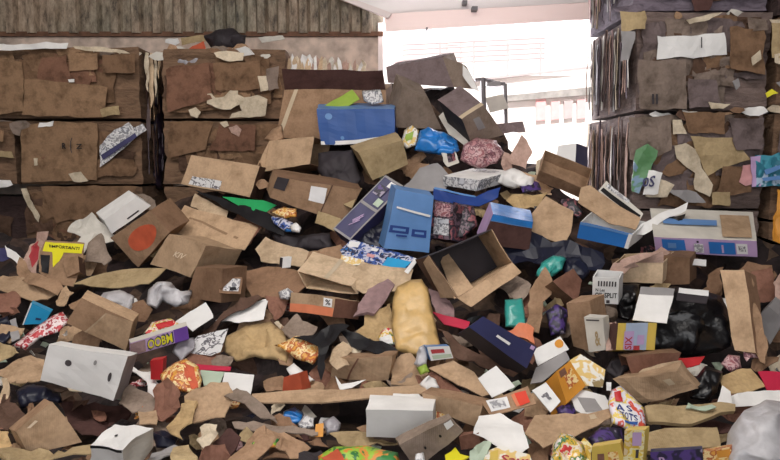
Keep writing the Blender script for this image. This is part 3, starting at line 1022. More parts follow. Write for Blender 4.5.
TR = random.Random(12)
for i in range(34):
    x = TR.uniform(0, 270) if i < 24 else TR.uniform(620, 790)
    if 146 < x < 163:
        continue
    y = TR.uniform(48, 56) if i < 24 else TR.choice((TR.uniform(12, 22), TR.uniform(110, 116)))
    w_, h_ = TR.uniform(4, 16), TR.uniform(2, 6)
    S('ragged scrap of board sticking out along the upper edge of a bale', jag([(x - w_, y), (x - w_ * .5, y - h_), (x + w_ * .6, y - h_ * .6), (x + w_, y + 1), (x + w_ * .3, y + h_), (x - w_ * .6, y + h_ * .7)], 1, 4),
      TR.choice(('pale', 'offwhite', 'mid', 'grey', 'paper', 'brown', 'dark')), d0=(6.93 if i < 24 else 5.3) - TR.uniform(0, .05), lift=0, name='paper_scrap', cat='scrap', group='ragged scraps along the edges of the bales', amp=.015)

# ================================================================ the body of the heap (pressed refuse nobody could count)
M_HEAP, nt, bs = new_mat('shade_dark_refuse')
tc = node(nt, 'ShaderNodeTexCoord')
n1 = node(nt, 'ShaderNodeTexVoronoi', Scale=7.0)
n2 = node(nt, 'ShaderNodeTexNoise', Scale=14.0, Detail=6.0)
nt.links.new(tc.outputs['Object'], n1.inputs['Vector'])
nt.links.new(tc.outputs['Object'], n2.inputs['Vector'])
r1 = ramp(nt, [(.0, lin((44, 34, 34))), (.45, lin((72, 54, 46))), (.7, lin((58, 44, 44))), (.9, lin((92, 72, 58)))], 'CONSTANT')  # dark browns put the shade of the gaps into the colour
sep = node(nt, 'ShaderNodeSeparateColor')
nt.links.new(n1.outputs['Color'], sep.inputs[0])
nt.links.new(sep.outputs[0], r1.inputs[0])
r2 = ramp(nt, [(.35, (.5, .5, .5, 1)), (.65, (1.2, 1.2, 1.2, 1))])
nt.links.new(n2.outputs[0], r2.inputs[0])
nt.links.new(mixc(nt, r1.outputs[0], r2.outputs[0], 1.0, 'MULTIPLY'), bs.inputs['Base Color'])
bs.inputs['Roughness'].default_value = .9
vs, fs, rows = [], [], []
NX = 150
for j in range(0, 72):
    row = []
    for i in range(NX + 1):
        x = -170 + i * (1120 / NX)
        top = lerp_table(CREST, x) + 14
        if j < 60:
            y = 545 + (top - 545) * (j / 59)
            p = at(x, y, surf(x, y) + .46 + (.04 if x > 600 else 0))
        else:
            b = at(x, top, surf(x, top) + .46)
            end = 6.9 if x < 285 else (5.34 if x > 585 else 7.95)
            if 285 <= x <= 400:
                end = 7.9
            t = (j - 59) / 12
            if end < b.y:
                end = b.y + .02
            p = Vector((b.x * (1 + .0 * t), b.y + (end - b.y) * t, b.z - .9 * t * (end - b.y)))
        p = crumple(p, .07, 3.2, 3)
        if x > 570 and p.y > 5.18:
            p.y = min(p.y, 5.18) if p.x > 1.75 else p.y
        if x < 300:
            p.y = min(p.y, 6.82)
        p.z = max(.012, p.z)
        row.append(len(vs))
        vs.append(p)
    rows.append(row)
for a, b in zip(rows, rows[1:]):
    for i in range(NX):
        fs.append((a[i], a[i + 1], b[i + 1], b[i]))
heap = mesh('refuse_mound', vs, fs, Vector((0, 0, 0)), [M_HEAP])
# flattened boards lying over the mound where it runs on past the view
QR = random.Random(77)
qv, qf, qi = [], [], []
for i in range(420):
    x = QR.choice((QR.uniform(-165, -22), QR.uniform(802, 945)))
    y = QR.uniform(lerp_table(CREST, x) + 20, 540)
    r = QR.uniform(10, 26)
    a0 = QR.uniform(0, 6.3)
    for k in range(4):
        a = a0 + k * math.tau / 4 + QR.uniform(-.3, .3)
        px, py = x + r * math.cos(a) * 1.3, y + r * math.sin(a) * .7
        qv.append(at(px, py, surf(px, y + (py - y) * .6) + QR.uniform(-.05, .3)))
    qf.append((4 * i, 4 * i + 1, 4 * i + 2, 4 * i + 3))
    qi.append(QR.randrange(6))
for v in qv:
    v.y = min(v.y, 5.2 if v.x > 1.75 else 6.8)
    v.z = max(v.z, .03)
lo_ = mesh('loose_refuse', qv, qf, Vector((0, 0, 0)), [K[c] for c in ('mid', 'tan', 'brown', 'red', 'offwhite', 'dark')], qi)
solid(lo_, .006)
tagit(lo_, 'flattened boards strewn over the heap where it runs on past the edges of the view', 'rubbish', kind='stuff')
tagit(heap, 'trampled mass of crushed cardboard and rubbish inside the heap, coloured dark as gap shade', 'rubbish heap', kind='stuff')

# ================================================================ light and camera
w = bpy.data.worlds.new('daylight')
SC.world = w
w.use_nodes = True
bg = w.node_tree.nodes['Background']
bg.inputs[0].default_value = (.86, .92, 1, 1)
bg.inputs[1].default_value = 1.2


def lamp(name, kind, loc, target, energy, color, **kw):
    l = bpy.data.lights.new(name, kind)
    l.energy = energy
    l.color = color
    for k, v in kw.items():
        setattr(l, k, v)
    o = bpy.data.objects.new(name, l)
    o.location = loc
    o.rotation_euler = (Vector(target) - Vector(loc)).to_track_quat('-Z', 'Y').to_euler()
    COL.objects.link(o)
    return o


lamp('sun', 'SUN', (3, 2, 14), (4.5, 14, 0), 7.5, (1, .96, .92), angle=.01)
lamp('overhead_fill', 'AREA', (-1.2, 2.6, 5.1), (-.9, 4.6, 0), 350, (1, .95, .9), shape='RECTANGLE', size=5, size_y=2.2)  # unseen soft lamp added under the roof to brighten the heap
lamp('open_front_daylight', 'AREA', (.5, -4.5, 3.4), (.2, 5, .8), 210, (1, .96, .93), shape='RECTANGLE', size=8, size_y=3)
lamp('doorway_daylight', 'AREA', (.95, 8.7, 2.4), (1.5, 5, 1.3), 230, (.94, .92, 1), shape='RECTANGLE', size=2.4, size_y=2.2)

cd = bpy.data.cameras.new('camera')
cam = bpy.data.objects.new('camera', cd)
COL.objects.link(cam)
cam.location = CAM
cam.rotation_euler = (math.pi / 2 - PT, 0, 0)
cd.sensor_width = 36
cd.lens = 36 * FPX / 780
cd.clip_start = .05
SC.camera = cam
SC.view_settings.view_transform = 'Standard'
SC.view_settings.look = 'None'
SC.view_settings.gamma = 1
SC.view_settings.exposure = 0.0
# ================================================================ the heap, piece by piece
GC = 'printed cartons on the heap'
GP = 'sheets of paper and card on the heap'
GW = 'wrappers and packets on the heap'


def carton(*a, **k):
    k.setdefault('name', 'printed_carton'); k.setdefault('cat', 'carton'); k.setdefault('group', GC); k.setdefault('amp', .003)
    return B(*a, **k)


def paper(*a, **k):
    k.setdefault('name', 'paper_sheet'); k.setdefault('cat', 'paper'); k.setdefault('group', GP); k.setdefault('thick', .003)
    return S(*a, **k)


def torn(label, pts, m, **k):
    k.setdefault('name', 'torn_cardboard'); k.setdefault('amp', .028); k.setdefault('freq', 5.0)
    return S(label, jag(pts), m, **k)


def wrap(label, pts, m, thick=.05, **k):
    k.setdefault('name', 'wrapper'); k.setdefault('cat', 'wrapper'); k.setdefault('group', GW); k.setdefault('amp', .015)
    return P(label, pts, m, thick, **k)


# ---------------------------------------------------------------- crest of the heap
B('big tan box behind the blue carton, its long flap folded over the top, maroon for shade', [(284, 89), (386, 90), (386, 142), (276, 138)], (6, -6), 'mid', depth=45, lift=-.22,
  flaps=[('T', (282, 69), (383, 71), -.12, -.12, 'maroon')], marks=[('tape', 'F', [(.1, 0), (.14, 0), (.04, 1), (0, 1)], 'cleartape')])  # maroon puts the flap's shade into its colour
B('dusky box crowning the heap in the bright opening, torn white at its end', [(386, 67), (442, 57), (453, 87), (388, 83)], (12, -5), 'dusk', depth=42, lift=-.05, faces={'R': 'grey', 'T': 'maroon'},
  flaps=[('R', (466, 66), (478, 90), .12, .1, 'grey')])
S('torn white end of the crowning dusky box', [(463, 65), (469, 72), (479, 91), (471, 88), (462, 76)], 'paper', lift=.0, name='torn_paper', cat='paper', group=GP, amp=.006)
B('greyish tan box face leaning under the crowning dusky box', [(402, 86), (427, 96), (441, 129), (392, 127)], (-6, -12), 'grey', depth=30, lift=.0)
B('two-faced dusky box with a pale taped seam, beside the steel cart', [(462, 119), (484, 105), (504, 135), (472, 143)], (-24, -19), 'grey', lift=.0, faces={'T': 'dusk', 'L': 'charcoal'},
  marks=[('tape', 'T', (0, .88, 1, 1), 'cleartape'), ('print_mark', 'F', (.35, .2, .6, .6), 'greyboard')])
S('narrow white flap slanting down beside the blue bag', [(439, 117), (445, 112), (469, 133), (467, 147), (448, 134)], 'offwhite', lift=.08, name='white_card', amp=.006)
P('crumpled bright blue plastic bag below the crowning box', [(415, 150), (420, 131), (427, 126), (436, 131), (448, 135), (458, 141), (460, 152), (445, 156), (428, 153)], 'bluefilm', .16, lift=.12, amp=.05)
wrap('pale green printed wrapper beside the blue plastic bag', [(401, 143), (404, 130), (412, 125), (419, 130), (416, 146), (406, 149)], 'flyer', .05, lift=.12, marks=[('print_mark', [(406, 134), (414, 131), (413, 140), (406, 142)], 'lime')])
carton('large dark blue carton with a white lower edge near the crest', [(316, 109), (394, 109), (395, 140), (321, 145)], (3, -5), 'deepblue', depth=40, lift=.2, faces={'T': 'sky', 'F': 'blue'}, n=8, amp=.007,
       marks=[('board_edge', 'F', [(0, .9), (1, .86), (1, 1), (0, 1)], 'white'), ('print_mark', 'F', (.1, .12, .19, .3), 'sky', {'shape': 'disc'}), ('print_mark', 'F', (.28, .76, .33, .86), 'sky', {'shape': 'disc'})])
S('lime green card propped on the large dark blue carton', [(322, 108), (352, 90), (360, 99), (347, 107)], 'lime', lift=.42, amp=.008)
wrap('grey printed sachet lying beside the lime green card', [(362, 91), (380, 89), (384, 102), (372, 105), (364, 101)], 'greyart', .04, lift=.42)
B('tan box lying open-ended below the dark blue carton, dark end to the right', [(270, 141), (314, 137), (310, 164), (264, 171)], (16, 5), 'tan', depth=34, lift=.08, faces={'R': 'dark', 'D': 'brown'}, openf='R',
  flaps=[('L', (259, 160), (257, 167), .0, .0)])
P('crumpled kraft paper on top of the open-ended tan box', [(264, 140), (272, 128), (281, 125), (284, 138), (275, 143)], 'mid', .1, lift=.12, name='crumpled_paper', cat='paper', group=GP)
B('plain tan box with one face tilted, left of the blue plastic bag', [(358, 153), (403, 140), (408, 164), (373, 181)], (-8, -8), 'olive', depth=30, lift=.08)
P('shadowed dark grey film sagging under the open-ended tan box', [(318, 152), (352, 150), (362, 180), (350, 192), (330, 188), (318, 172)], 'charcoal', .12, lift=.0)  # bag in shadow, the shade put into its charcoal colour
S('large plain grey panel under the blue plastic bag', [(404, 187), (420, 168), (438, 164), (452, 178), (446, 191), (425, 192)], 'greyboard', lift=.05, amp=.008)
carton('flat white carton with grey photographs, on the blue tray', [(443, 176), (479, 180), (476, 191), (444, 185)], (34, -9), 'white', faces={'F': 'greyart', 'R': 'greyart', 'T': 'paper'}, depth=34, lift=.12,
       marks=[('print_bar', 'T', (.2, .15, .8, .4), 'greyart')])
P('pinkish patterned film bundle behind the flat white carton', [(460, 160), (463, 146), (478, 138), (496, 140), (504, 152), (498, 164), (478, 168)], 'pinkart', .18, lift=.05, amp=.04)
S('cream card with a dark picture, between the blue bag and the pinkish bundle', [(440, 151), (455, 151), (459, 163), (448, 168), (442, 162)], 'offwhite', lift=.14, name='printed_card', marks=[('picture', [(445, 153), (454, 153), (456, 161), (447, 163)], 'darkart')])
P('bright crumpled white film right of the flat white carton', [(492, 180), (500, 172), (515, 168), (535, 178), (534, 188), (512, 189)], 'paper', .08, lift=.06, amp=.035)
S('violet printed strip beside the bright white film', [(516, 184), (538, 181), (541, 190), (522, 192)], 'purpart', lift=.1, name='printed_card')
S('tall pinkish board fin upright in the opening', [(509, 163), (513, 150), (523, 135), (531, 153), (526, 169)], 'pink', lift=.03, tilt=.3)
S('small pinkish board fin to the right of the tall one', [(535, 160), (543, 156), (542, 176), (536, 176)], 'pale', lift=.05, tilt=.3)
torn('low pinkish torn board left of the tall fin', [(497, 165), (503, 151), (511, 155), (514, 170), (502, 173)], 'pink', lift=.06, tilt=.4)
S('dusky brown strip bridging the bright opening', [(494, 124), (523, 121), (525, 132), (498, 135)], 'dusk', lift=-.2, tilt=.2)
B('long brown trough-like box sloping down from the opening', [(540, 171), (586, 190), (584, 200), (536, 180)], (5, -21), 'mid', depth=20, lift=.0, openf='T', faces={'F': 'brown'})
carton('white and dark blue box end standing against the bright opening', [(558, 146), (576, 143), (575, 164), (556, 160)], (12, 4), 'lilac', faces={'F': 'white', 'R': 'navy', 'T': 'white'}, depth=26, lift=.0)
torn('brown torn board lying over the end of the trough-like box', [(518, 170), (540, 175), (556, 186), (548, 196), (528, 186)], 'tan', lift=.05)
wrap('dark printed wrapper crushed under the trough-like box', [(560, 199), (574, 198), (584, 212), (578, 218), (564, 210)], 'darkart', .05, lift=.05)

# ---------------------------------------------------------------- shoulder of the heap by the bales
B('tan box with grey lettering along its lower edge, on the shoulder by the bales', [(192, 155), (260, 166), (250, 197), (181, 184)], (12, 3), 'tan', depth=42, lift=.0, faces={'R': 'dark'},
  marks=[('print_bar', 'F', [(.12, .66), (.55, .66), (.55, .95), (.1, .95)], 'scribble')])
S('green card on the dark folder below the tan lettered box', [(222, 197), (262, 200), (277, 205), (263, 214), (242, 207)], 'green', lift=.16, amp=.004, thick=.004)
S('long dark folder under the green card', [(194, 189), (230, 202), (268, 212), (286, 226), (284, 236), (262, 227), (232, 212)], 'black', lift=.11, amp=.008)
wrap('tan printed wrapper at the tip of the green card', [(270, 212), (284, 206), (296, 209), (297, 217), (284, 219)], 'orangeart', .04, lift=.16)
wrap('blue and white packets spilling from the dark folder', [(270, 216), (284, 218), (298, 226), (300, 233), (286, 232), (274, 224)], 'blueart', .05, lift=.14)
P('white crumpled tissue at the foot of the dark folder', [(289, 226), (296, 222), (301, 227), (299, 233), (291, 232)], 'paper', .06, lift=.2, name='crumpled_paper', cat='paper', group=GP)
carton('white lidded carton with a dark slot, lying on the box with the orange spot', [(104, 220), (137, 197), (151, 206), (112, 234)], (-8, -7), 'white', depth=26, lift=.06, faces={'T': 'paper'},
       marks=[('slot', 'F', [(.45, .72), (.75, .72), (.75, .82), (.45, .82)], 'charcoal')])
torn('crumpled whitish flap at the near end of the white lidded carton', [(66, 231), (74, 219), (92, 214), (104, 221), (112, 240), (100, 243), (84, 238)], 'offwhite', lift=.06)
torn('kraft flap curling beside the far end of the white lidded carton', [(128, 195), (142, 193), (157, 201), (162, 212), (150, 208)], 'grey', lift=.02)
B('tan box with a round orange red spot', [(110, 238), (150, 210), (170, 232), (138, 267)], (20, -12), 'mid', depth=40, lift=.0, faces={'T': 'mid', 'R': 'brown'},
  marks=[('round_print', 'F', (.2, .2, .85, .85), 'spot', {'shape': 'disc'})])
S('broad tan panel above the twin-faced tan box', [(186, 205), (216, 214), (258, 227), (243, 251), (206, 244), (167, 229)], 'tan', lift=.02, marks=[('fold_line', [(188, 219), (190, 217), (240, 238), (238, 240)], 'faint')])
S('narrow tan flap tucked under the dark folder', [(195, 194), (228, 211), (227, 220), (191, 206)], 'light', lift=.05)
B('twin-faced tan box with pale lettering', [(169, 233), (206, 246), (191, 277), (150, 264)], (36, 4), 'tan', depth=34, lift=.1, faces={'R': 'tan'},
  marks=[('lettering', 'F', [(.42, .42), (.68, .4), (.66, .58), (.4, .6)], 'lightink', {'text': 'KIV'})])
B('brown box face under the twin-faced tan box', [(196, 267), (223, 268), (221, 302), (187, 298)], (24, -2), 'brown', depth=26, lift=.16,
  faces={'R': 'brown'})
S('brown flap bearing a grey shipping label, beside the brown box face', [(221, 277), (243, 278), (241, 294), (219, 293)], 'brown', lift=.34, name='cardboard_flap', amp=.004,
  marks=[('shipping_label', [(225, 279), (241, 280), (239, 292), (223, 291)], 'greyart'), ('print_mark', [(230, 288), (237, 288), (237, 291), (230, 291)], 'black')])
S('shaded brown leaning panel right of the labelled flap', [(238, 272), (268, 266), (298, 270), (307, 285), (286, 301), (252, 299)], 'brown', lift=.12)  # box side in shadow, its shade put into the brown
P('dull grey crumpled bag under the long labelled box', [(270, 232), (300, 236), (330, 232), (334, 250), (300, 252), (276, 246)], 'charcoal', .1, lift=-.05)
B('long brown box with a white shipping label, below the open-ended tan box', [(277, 177), (361, 190), (344, 224), (270, 197)], (-4, -8), 'mid', depth=34, lift=.03, faces={'T': 'brown'},
  marks=[('shipping_label', 'F', [(.42, .12), (.62, .12), (.66, .62), (.46, .62)], 'label'), ('seam', 'F', (.655, 0, .67, 1), 'dark'), ('print_square', 'F', (.0, .0, .14, .55), 'charcoal')])
S('lower flap hanging from the long labelled box', [(318, 211), (341, 219), (336, 231), (315, 223)], 'olive', lift=.12, amp=.005)
S('upper tan panel leaning at the end of the long labelled box', [(326, 187), (362, 188), (352, 208), (330, 200)], 'olive', lift=.1, amp=.006)
carton('long indigo carton with a pale border and pale script, propped on edge', [(386, 175), (404, 186), (350, 241), (333, 229)], (8, 10), 'indigo', depth=22, lift=.14, amp=.002,
       marks=[('pale_border', 'F', (0, 0, 1, .03), 'greyboard'), ('pale_border', 'F', (0, .97, 1, 1), 'greyboard'), ('pale_border', 'F', (0, 0, .05, 1), 'greyboard'), ('pale_border', 'F', (.93, 0, 1, 1), 'greyboard'),
              ('pale_border', 'F', (0, .46, 1, .5), 'greyboard'), ('pale_square', 'F', (.55, .32, .85, .43), 'greencard'), ('pale_square', 'F', (.45, .04, .9, .13), 'white'), ('pink_print', 'F', (.15, .14, .6, .3), 'purpart'),
              ('script', 'F', [(.6, .6), (.75, .66), (.5, .86), (.35, .8)], 'lilac', {'text': 'lily'})])
carton('light blue carton with two dark blue panels, upright in the middle of the heap', [(396, 189), (434, 196), (429, 253), (384, 248)], (-5, -5), 'sky', depth=34, lift=.15, n=8,
       marks=[('dark_panel', 'F', (.03, .6, .48, .72), 'deepblue'), ('dark_panel', 'F', (.55, .62, .9, .75), 'deepblue'), ('panel_print', 'F', (.1, .64, .4, .68), 'sky'), ('panel_print', 'F', (.62, .66, .84, .7), 'sky'),
              ('gloss_strip', 'F', [(.1, .28), (.95, .34), (.95, .38), (.1, .31)], 'white'), ('dark_panel', 'F', (.2, .74, .45, .77), 'deepblue')])  # white strip painted on as the carton's glossy highlight
S('curved blue tray edge under the flat white carton', [(433, 189), (450, 194), (476, 197), (500, 187), (498, 198), (478, 207), (452, 204), (434, 199)], 'deepblue', lift=.1, amp=.008, name='blue_tray', cat='tray', group=GC,
  marks=[('light_rim', [(434, 188), (476, 196), (476, 198), (434, 190)], 'sky')])
carton('dark carton with a reddish photograph between the blue boxes', [(434, 200), (453, 203), (452, 240), (430, 238)], (14, 4), 'darkart', depth=22, lift=.1, marks=[('photo', 'F', (.1, .05, .9, .4), 'pinkart'), ('photo', 'F', (.15, .45, .85, .9), 'greyart')])
wrap('dark crumpled picture sheet right of the reddish photograph', [(453, 202), (474, 206), (478, 226), (462, 238), (450, 238)], 'darkart', .06, lift=.06)
carton('bright blue lidded dark box in the middle of the heap', [(493, 214), (533, 222), (529, 250), (480, 244)], (-3, -12), 'charcoal', depth=36, lift=.14, faces={'T': 'bluefilm', 'F': 'maroon', 'L': 'lilac'},
       marks=[('blue_rim', 'F', (0, 0, 1, .2), 'bluefilm'), ('blue_rim', 'F', (0, .2, 1, .23), 'sky')])
S('large plain tan flap right of the blue lidded box', [(531, 214), (546, 196), (574, 212), (571, 233), (563, 246), (531, 232)], 'tan', lift=.1, amp=.007)
torn('golden brown torn panel above the blue lidded box', [(505, 200), (520, 192), (548, 194), (540, 206), (518, 210)], 'yellow', lift=.04)
carton('blue fronted open tray with pale rim, right of the tan flap', [(580, 222), (633, 234), (628, 249), (577, 238)], (14, -12), 'white', depth=30, lift=.12, openf='T', faces={'F': 'azure'},
       marks=[('pale_edge', 'F', (0, 0, 1, .14), 'sky'), ('pale_edge', 'F', (.93, 0, 1, 1), 'white')])
S('tan plank-like flap lying across the blue fronted tray', [(581, 188), (590, 186), (640, 219), (636, 230), (610, 224), (578, 203)], 'tan', lift=.2, amp=.005)
S('white flap with a black stripe beside the plank-like tan flap', [(598, 191), (606, 181), (643, 214), (638, 223), (618, 212)], 'offwhite', lift=.13, amp=.004, name='printed_card',
  marks=[('black_stripe', [(600, 191), (603, 188), (640, 216), (637, 220)], 'black'), ('ink_dots', [(605, 187), (608, 184), (630, 201), (628, 204)], 'greyart')])
paper('crumpled white sheet sweeping up over the flat white and blue box', [(631, 236), (640, 224), (664, 212), (688, 203), (685, 211), (666, 220), (644, 234)], 'paper', lift=.22, amp=.012)
P('black fold under the sweeping white sheet', [(650, 226), (668, 217), (686, 213), (684, 223), (664, 232), (650, 232)], 'blackfilm', .06, lift=.14)
carton('wide flat white box with blue panels beside the bales', [(654, 237), (757, 241), (758, 257), (656, 252)], (-4, -29), 'white', depth=60, lift=.1, faces={'F': 'lilac', 'T': 'offwhite'}, n=8,
       marks=[('blue_panel', 'F', (.07, .1, .29, .85), 'azure'), ('blue_panel', 'F', (.52, .15, .78, .9), 'azure'), ('white_label', 'F', (.79, .2, .9, .85), 'label'), ('label_print', 'F', (.81, .35, .88, .7), 'greyart'),
              ('panel_print', 'F', (.12, .3, .2, .65), 'sky'), ('panel_print', 'F', (.64, .3, .66, .8), 'lilac'), ('dark_dot', 'F', (.4, .12, .425, .25), 'black', {'shape': 'disc'}),
              ('printed_column', 'F', (.37, .3, .46, .85), 'greyart'), ('tan_lid_panel', 'T', (.66, .2, .95, .95), 'tan'), ('blue_stripe', 'T', (.1, .4, .62, .6), 'sky')])
S('white strip label under the wide flat white box', [(686, 258), (706, 261), (705, 267), (686, 265)], 'white', lift=.16, name='paper_strip', cat='paper', group=GP)
torn('thin yellow board standing against the bale at the edge of the view', [(774, 240), (775, 190), (784, 190), (786, 246)], 'amber', lift=-.05, tilt=.1)

# ---------------------------------------------------------------- middle of the heap
B('open box gaping in the middle of the heap, its flaps folded out', [(430, 256), (492, 230), (513, 263), (457, 298)], (-15, 4), 'mid', depth=40, lift=.2, openf='F', faces={'R': 'tan', 'D': 'tan', 'L': 'dark', 'B': 'charcoal', 'T': 'charcoal'},  # far and top walls coloured charcoal for the shade inside the box
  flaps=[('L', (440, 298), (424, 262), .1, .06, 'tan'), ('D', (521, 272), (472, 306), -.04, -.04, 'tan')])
S('plain tan flap folded across the gaping box', [(441, 262), (446, 250), (474, 288), (455, 299)], 'tan', lift=.3, amp=.004, name='cardboard_flap')
torn('black film slumped right of the gaping box', [(500, 240), (520, 230), (560, 244), (600, 252), (600, 268), (566, 268), (530, 262), (508, 262)], 'darkblue', lift=.06, amp=.04, thick=.004, name='plastic_sheet', cat='sheet')
P('teal plastic bag beside the black film', [(536, 276), (541, 262), (552, 256), (567, 258), (562, 270), (546, 282)], 'tealfilm', .1, lift=.08)
P('dark teal film behind the teal plastic bag', [(558, 258), (580, 256), (590, 270), (582, 282), (564, 274)], 'darkblue', .1, lift=.02)
B('reddish brown box corner right of the teal bag', [(553, 281), (573, 268), (582, 281), (577, 303)], (-12, 8), 'red', depth=26, lift=.14, faces={'L': 'brown'})
torn('folded brown strip leaning below the teal bag', [(526, 328), (530, 290), (548, 272), (556, 280), (544, 300), (540, 332)], 'mid', lift=.12)
P('bright teal packet standing beside the folded brown strip', [(505, 300), (523, 298), (526, 328), (505, 327)], 'tealfilm', .05, lift=.16, amp=.012)
torn('grey brown crumpled flap over the bright teal packet', [(498, 276), (514, 272), (528, 282), (524, 297), (508, 298)], 'grey', lift=.12)
B('tall kraft box wall behind the white card with a flower emblem', [(566, 304), (590, 301), (597, 352), (574, 346)], (14, -8), 'mid', depth=24, lift=.08)
wrap('yellow and violet scraps in the gap beside the tall kraft wall', [(545, 312), (556, 304), (568, 310), (566, 334), (552, 336)], 'purpart', .05, lift=.06)
carton('white box with black lettering standing by the black refuse bag', [(593, 277), (619, 279), (618, 304), (592, 303)], (4, -7), 'white', depth=22, lift=.3, amp=.003, openf='T',
       marks=[('smudged_print', 'F', (.2, .12, .9, .32), 'ink', {'text': 'IIIIIII'}), ('lettering', 'F', (.12, .4, .48, .52), 'black', {'text': 'N Les'}), ('lettering', 'F', (.1, .56, .95, .76), 'black', {'text': 'OIL SPLIT'}), ('print_mark', 'F', (.55, .84, .68, .96), 'ink')])
B('tan box with torn pinkish rim, above the white sheet by the refuse bag', [(614, 264), (664, 262), (662, 283), (612, 282)], (10, -10), 'light', depth=34, lift=.1, openf='T', faces={'F': 'light'},
  flaps=[('T', (606, 276), (664, 250), -.06, -.02, 'pink')])
torn('pinkish curled rim leaning over the tan box by the refuse bag', [(606, 276), (626, 262), (658, 247), (667, 252), (654, 262), (632, 268), (616, 280)], 'pink', lift=.24)
B('dark box right of the torn pinkish rim', [(656, 256), (690, 258), (690, 284), (662, 286)], (6, -6), 'brown', depth=26, lift=.05)
paper('plain white sheet lying on the black refuse bag', [(639, 294), (673, 296), (667, 324), (633, 320)], 'paper', lift=.5, amp=.003)
S('grey strip along the top of the plain white sheet', [(641, 287), (675, 289), (673, 297), (639, 295)], 'greyboard', lift=.48, amp=.003)
P('shiny black refuse bag below the wide flat white box', [(630, 340), (632, 310), (645, 292), (670, 287), (700, 290), (722, 300), (732, 325), (726, 348), (700, 357), (668, 357), (646, 352)], 'blackfilm', .26, lift=.06, amp=.07, freq=7)
S('dark green box lid with a white edge on the refuse bag', [(678, 289), (709, 292), (706, 304), (676, 300)], 'charcoal', lift=.52, amp=.003, marks=[('white_edge', [(679, 288.5), (709, 291.5), (708, 297), (678, 293.5)], 'white')])
P('black film hanging left of the refuse bag', [(618, 284), (640, 284), (636, 312), (628, 322), (617, 318)], 'blackfilm', .08, lift=.1)
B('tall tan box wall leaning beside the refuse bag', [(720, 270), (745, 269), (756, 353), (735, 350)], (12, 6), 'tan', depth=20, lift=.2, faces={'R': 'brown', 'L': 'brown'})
torn('long tan flap hanging off the tall leaning box wall', [(748, 276), (754, 286), (773, 366), (757, 352)], 'mid', lift=.2, tilt=.5)
B('grey box corner wedged at the edge of the view', [(756, 318), (768, 306), (784, 318), (770, 345)], (8, -10), 'greyboard', depth=24, lift=.02)
torn('pink brown board at the edge of the view above the grey corner', [(772, 282), (784, 268), (790, 300), (778, 316)], 'pink', lift=.05)
torn('brown torn box corner between the dark box and the tall wall', [(706, 276), (718, 268), (722, 300), (712, 312)], 'brown', lift=.08)
S('folded reddish board above the grey corner by the edge of the view', [(752, 272), (772, 270), (776, 300), (758, 302)], 'red', lift=.0)

S('tan panel lying left of the long flat box', [(256, 250), (266, 238), (312, 254), (300, 267), (262, 262)], 'light', lift=.06)
B('long flat tan box lying open along its front', [(298, 271), (352, 285), (358, 294), (306, 289)], (14, -19), 'light', depth=40, lift=.16, faces={'F': 'maroon'}, openf='F',
  marks=[('tape', 'T', [(.52, .0), (.6, .0), (.56, 1), (.48, 1)], 'cleartape')])
S('broad tan panel right of the long flat box', [(347, 284), (362, 262), (414, 270), (402, 292), (362, 294)], 'light', lift=.2)
torn('mid brown flap above the long flat box', [(312, 254), (340, 244), (350, 258), (334, 264), (304, 266)], 'mid', lift=.06)
carton('small white cube at the corner of the long flat box', [(283, 258), (292, 257), (291, 267), (282, 268)], (-3, -1), 'white', depth=9, lift=.2, faces={'L': 'charcoal'}, n=3)
S('dark blue printed card covered with small white pictures', [(340, 250), (352, 240), (392, 250), (416, 258), (402, 273), (372, 264), (342, 255)], 'blueart', lift=.16, amp=.004, thick=.004, name='printed_card', cat='card', group=GP,
  marks=[('picture', [(350, 242), (361, 243), (358, 248), (348, 247)], 'white'), ('picture', [(372, 248), (379, 249), (377, 252), (371, 251)], 'white'), ('blue_field', [(388, 258), (412, 262), (402, 272), (382, 266)], 'cyan'), ('picture', [(368, 254), (376, 256), (374, 259), (367, 257)], 'pinkcard')])
S('white printed strip below the dark blue printed card', [(342, 255), (364, 260), (362, 267), (340, 262)], 'flyer', lift=.2, amp=.003, name='printed_card', cat='card', group=GP)
S('thin white board edge at the end of the dark blue card', [(404, 272), (415, 258), (418, 260), (408, 274)], 'white', lift=.2, amp=.001)
P('dark hollow film bag under the indigo carton', [(346, 238), (384, 210), (392, 232), (388, 250), (362, 252)], 'darkblue', .08, lift=.0)
B('tan box with an orange band and a white label, under the long flat box', [(291, 292), (336, 298), (333, 316), (290, 311)], (25, 3), 'tan', depth=30, lift=.2, faces={'R': 'red', 'F': 'tan'},
  marks=[('orange_band', 'F', (.0, .55, 1, 1), 'orange'), ('white_label', 'F', (.76, .05, .95, .5), 'label'), ('label_print', 'F', (.8, .12, .92, .42), 'ink', {'text': '%'})])
torn('mauve moulded pulp tray right of the orange banded box', [(350, 318), (356, 304), (366, 288), (386, 282), (392, 288), (384, 300), (376, 312), (362, 314)], 'pulp', lift=.26, name='pulp_tray', cat='tray', thick=.02)
torn('maroon brown scrap left of the orange banded box', [(266, 298), (292, 298), (284, 314), (278, 320)], 'red', lift=.14)
wrap('green speckled wrapper beside the maroon brown scrap', [(278, 292), (288, 288), (294, 293), (288, 300), (280, 299)], 'greyart', .03, lift=.2)
paper('white sheet lying on a slant below the dark leaning panel', [(216, 322), (232, 308), (268, 299), (264, 318), (240, 321)], 'paper', lift=.14)
torn('thin brown plank running down under the slanting white sheet', [(196, 334), (240, 300), (258, 294), (262, 298), (226, 318), (200, 340)], 'dark', lift=.12)
P('golden kraft padded envelope standing in the middle', [(393, 300), (397, 286), (410, 280), (422, 279), (428, 288), (434, 318), (441, 345), (436, 355), (414, 357), (395, 350), (391, 326)], 'padded', .07, lift=.22, amp=.014, freq=12, name='padded_envelope', cat='envelope', group=GW)
torn('crumpled paper bag left of the padded envelope', [(354, 330), (372, 312), (392, 300), (394, 342), (376, 344)], 'yellow', lift=.18)
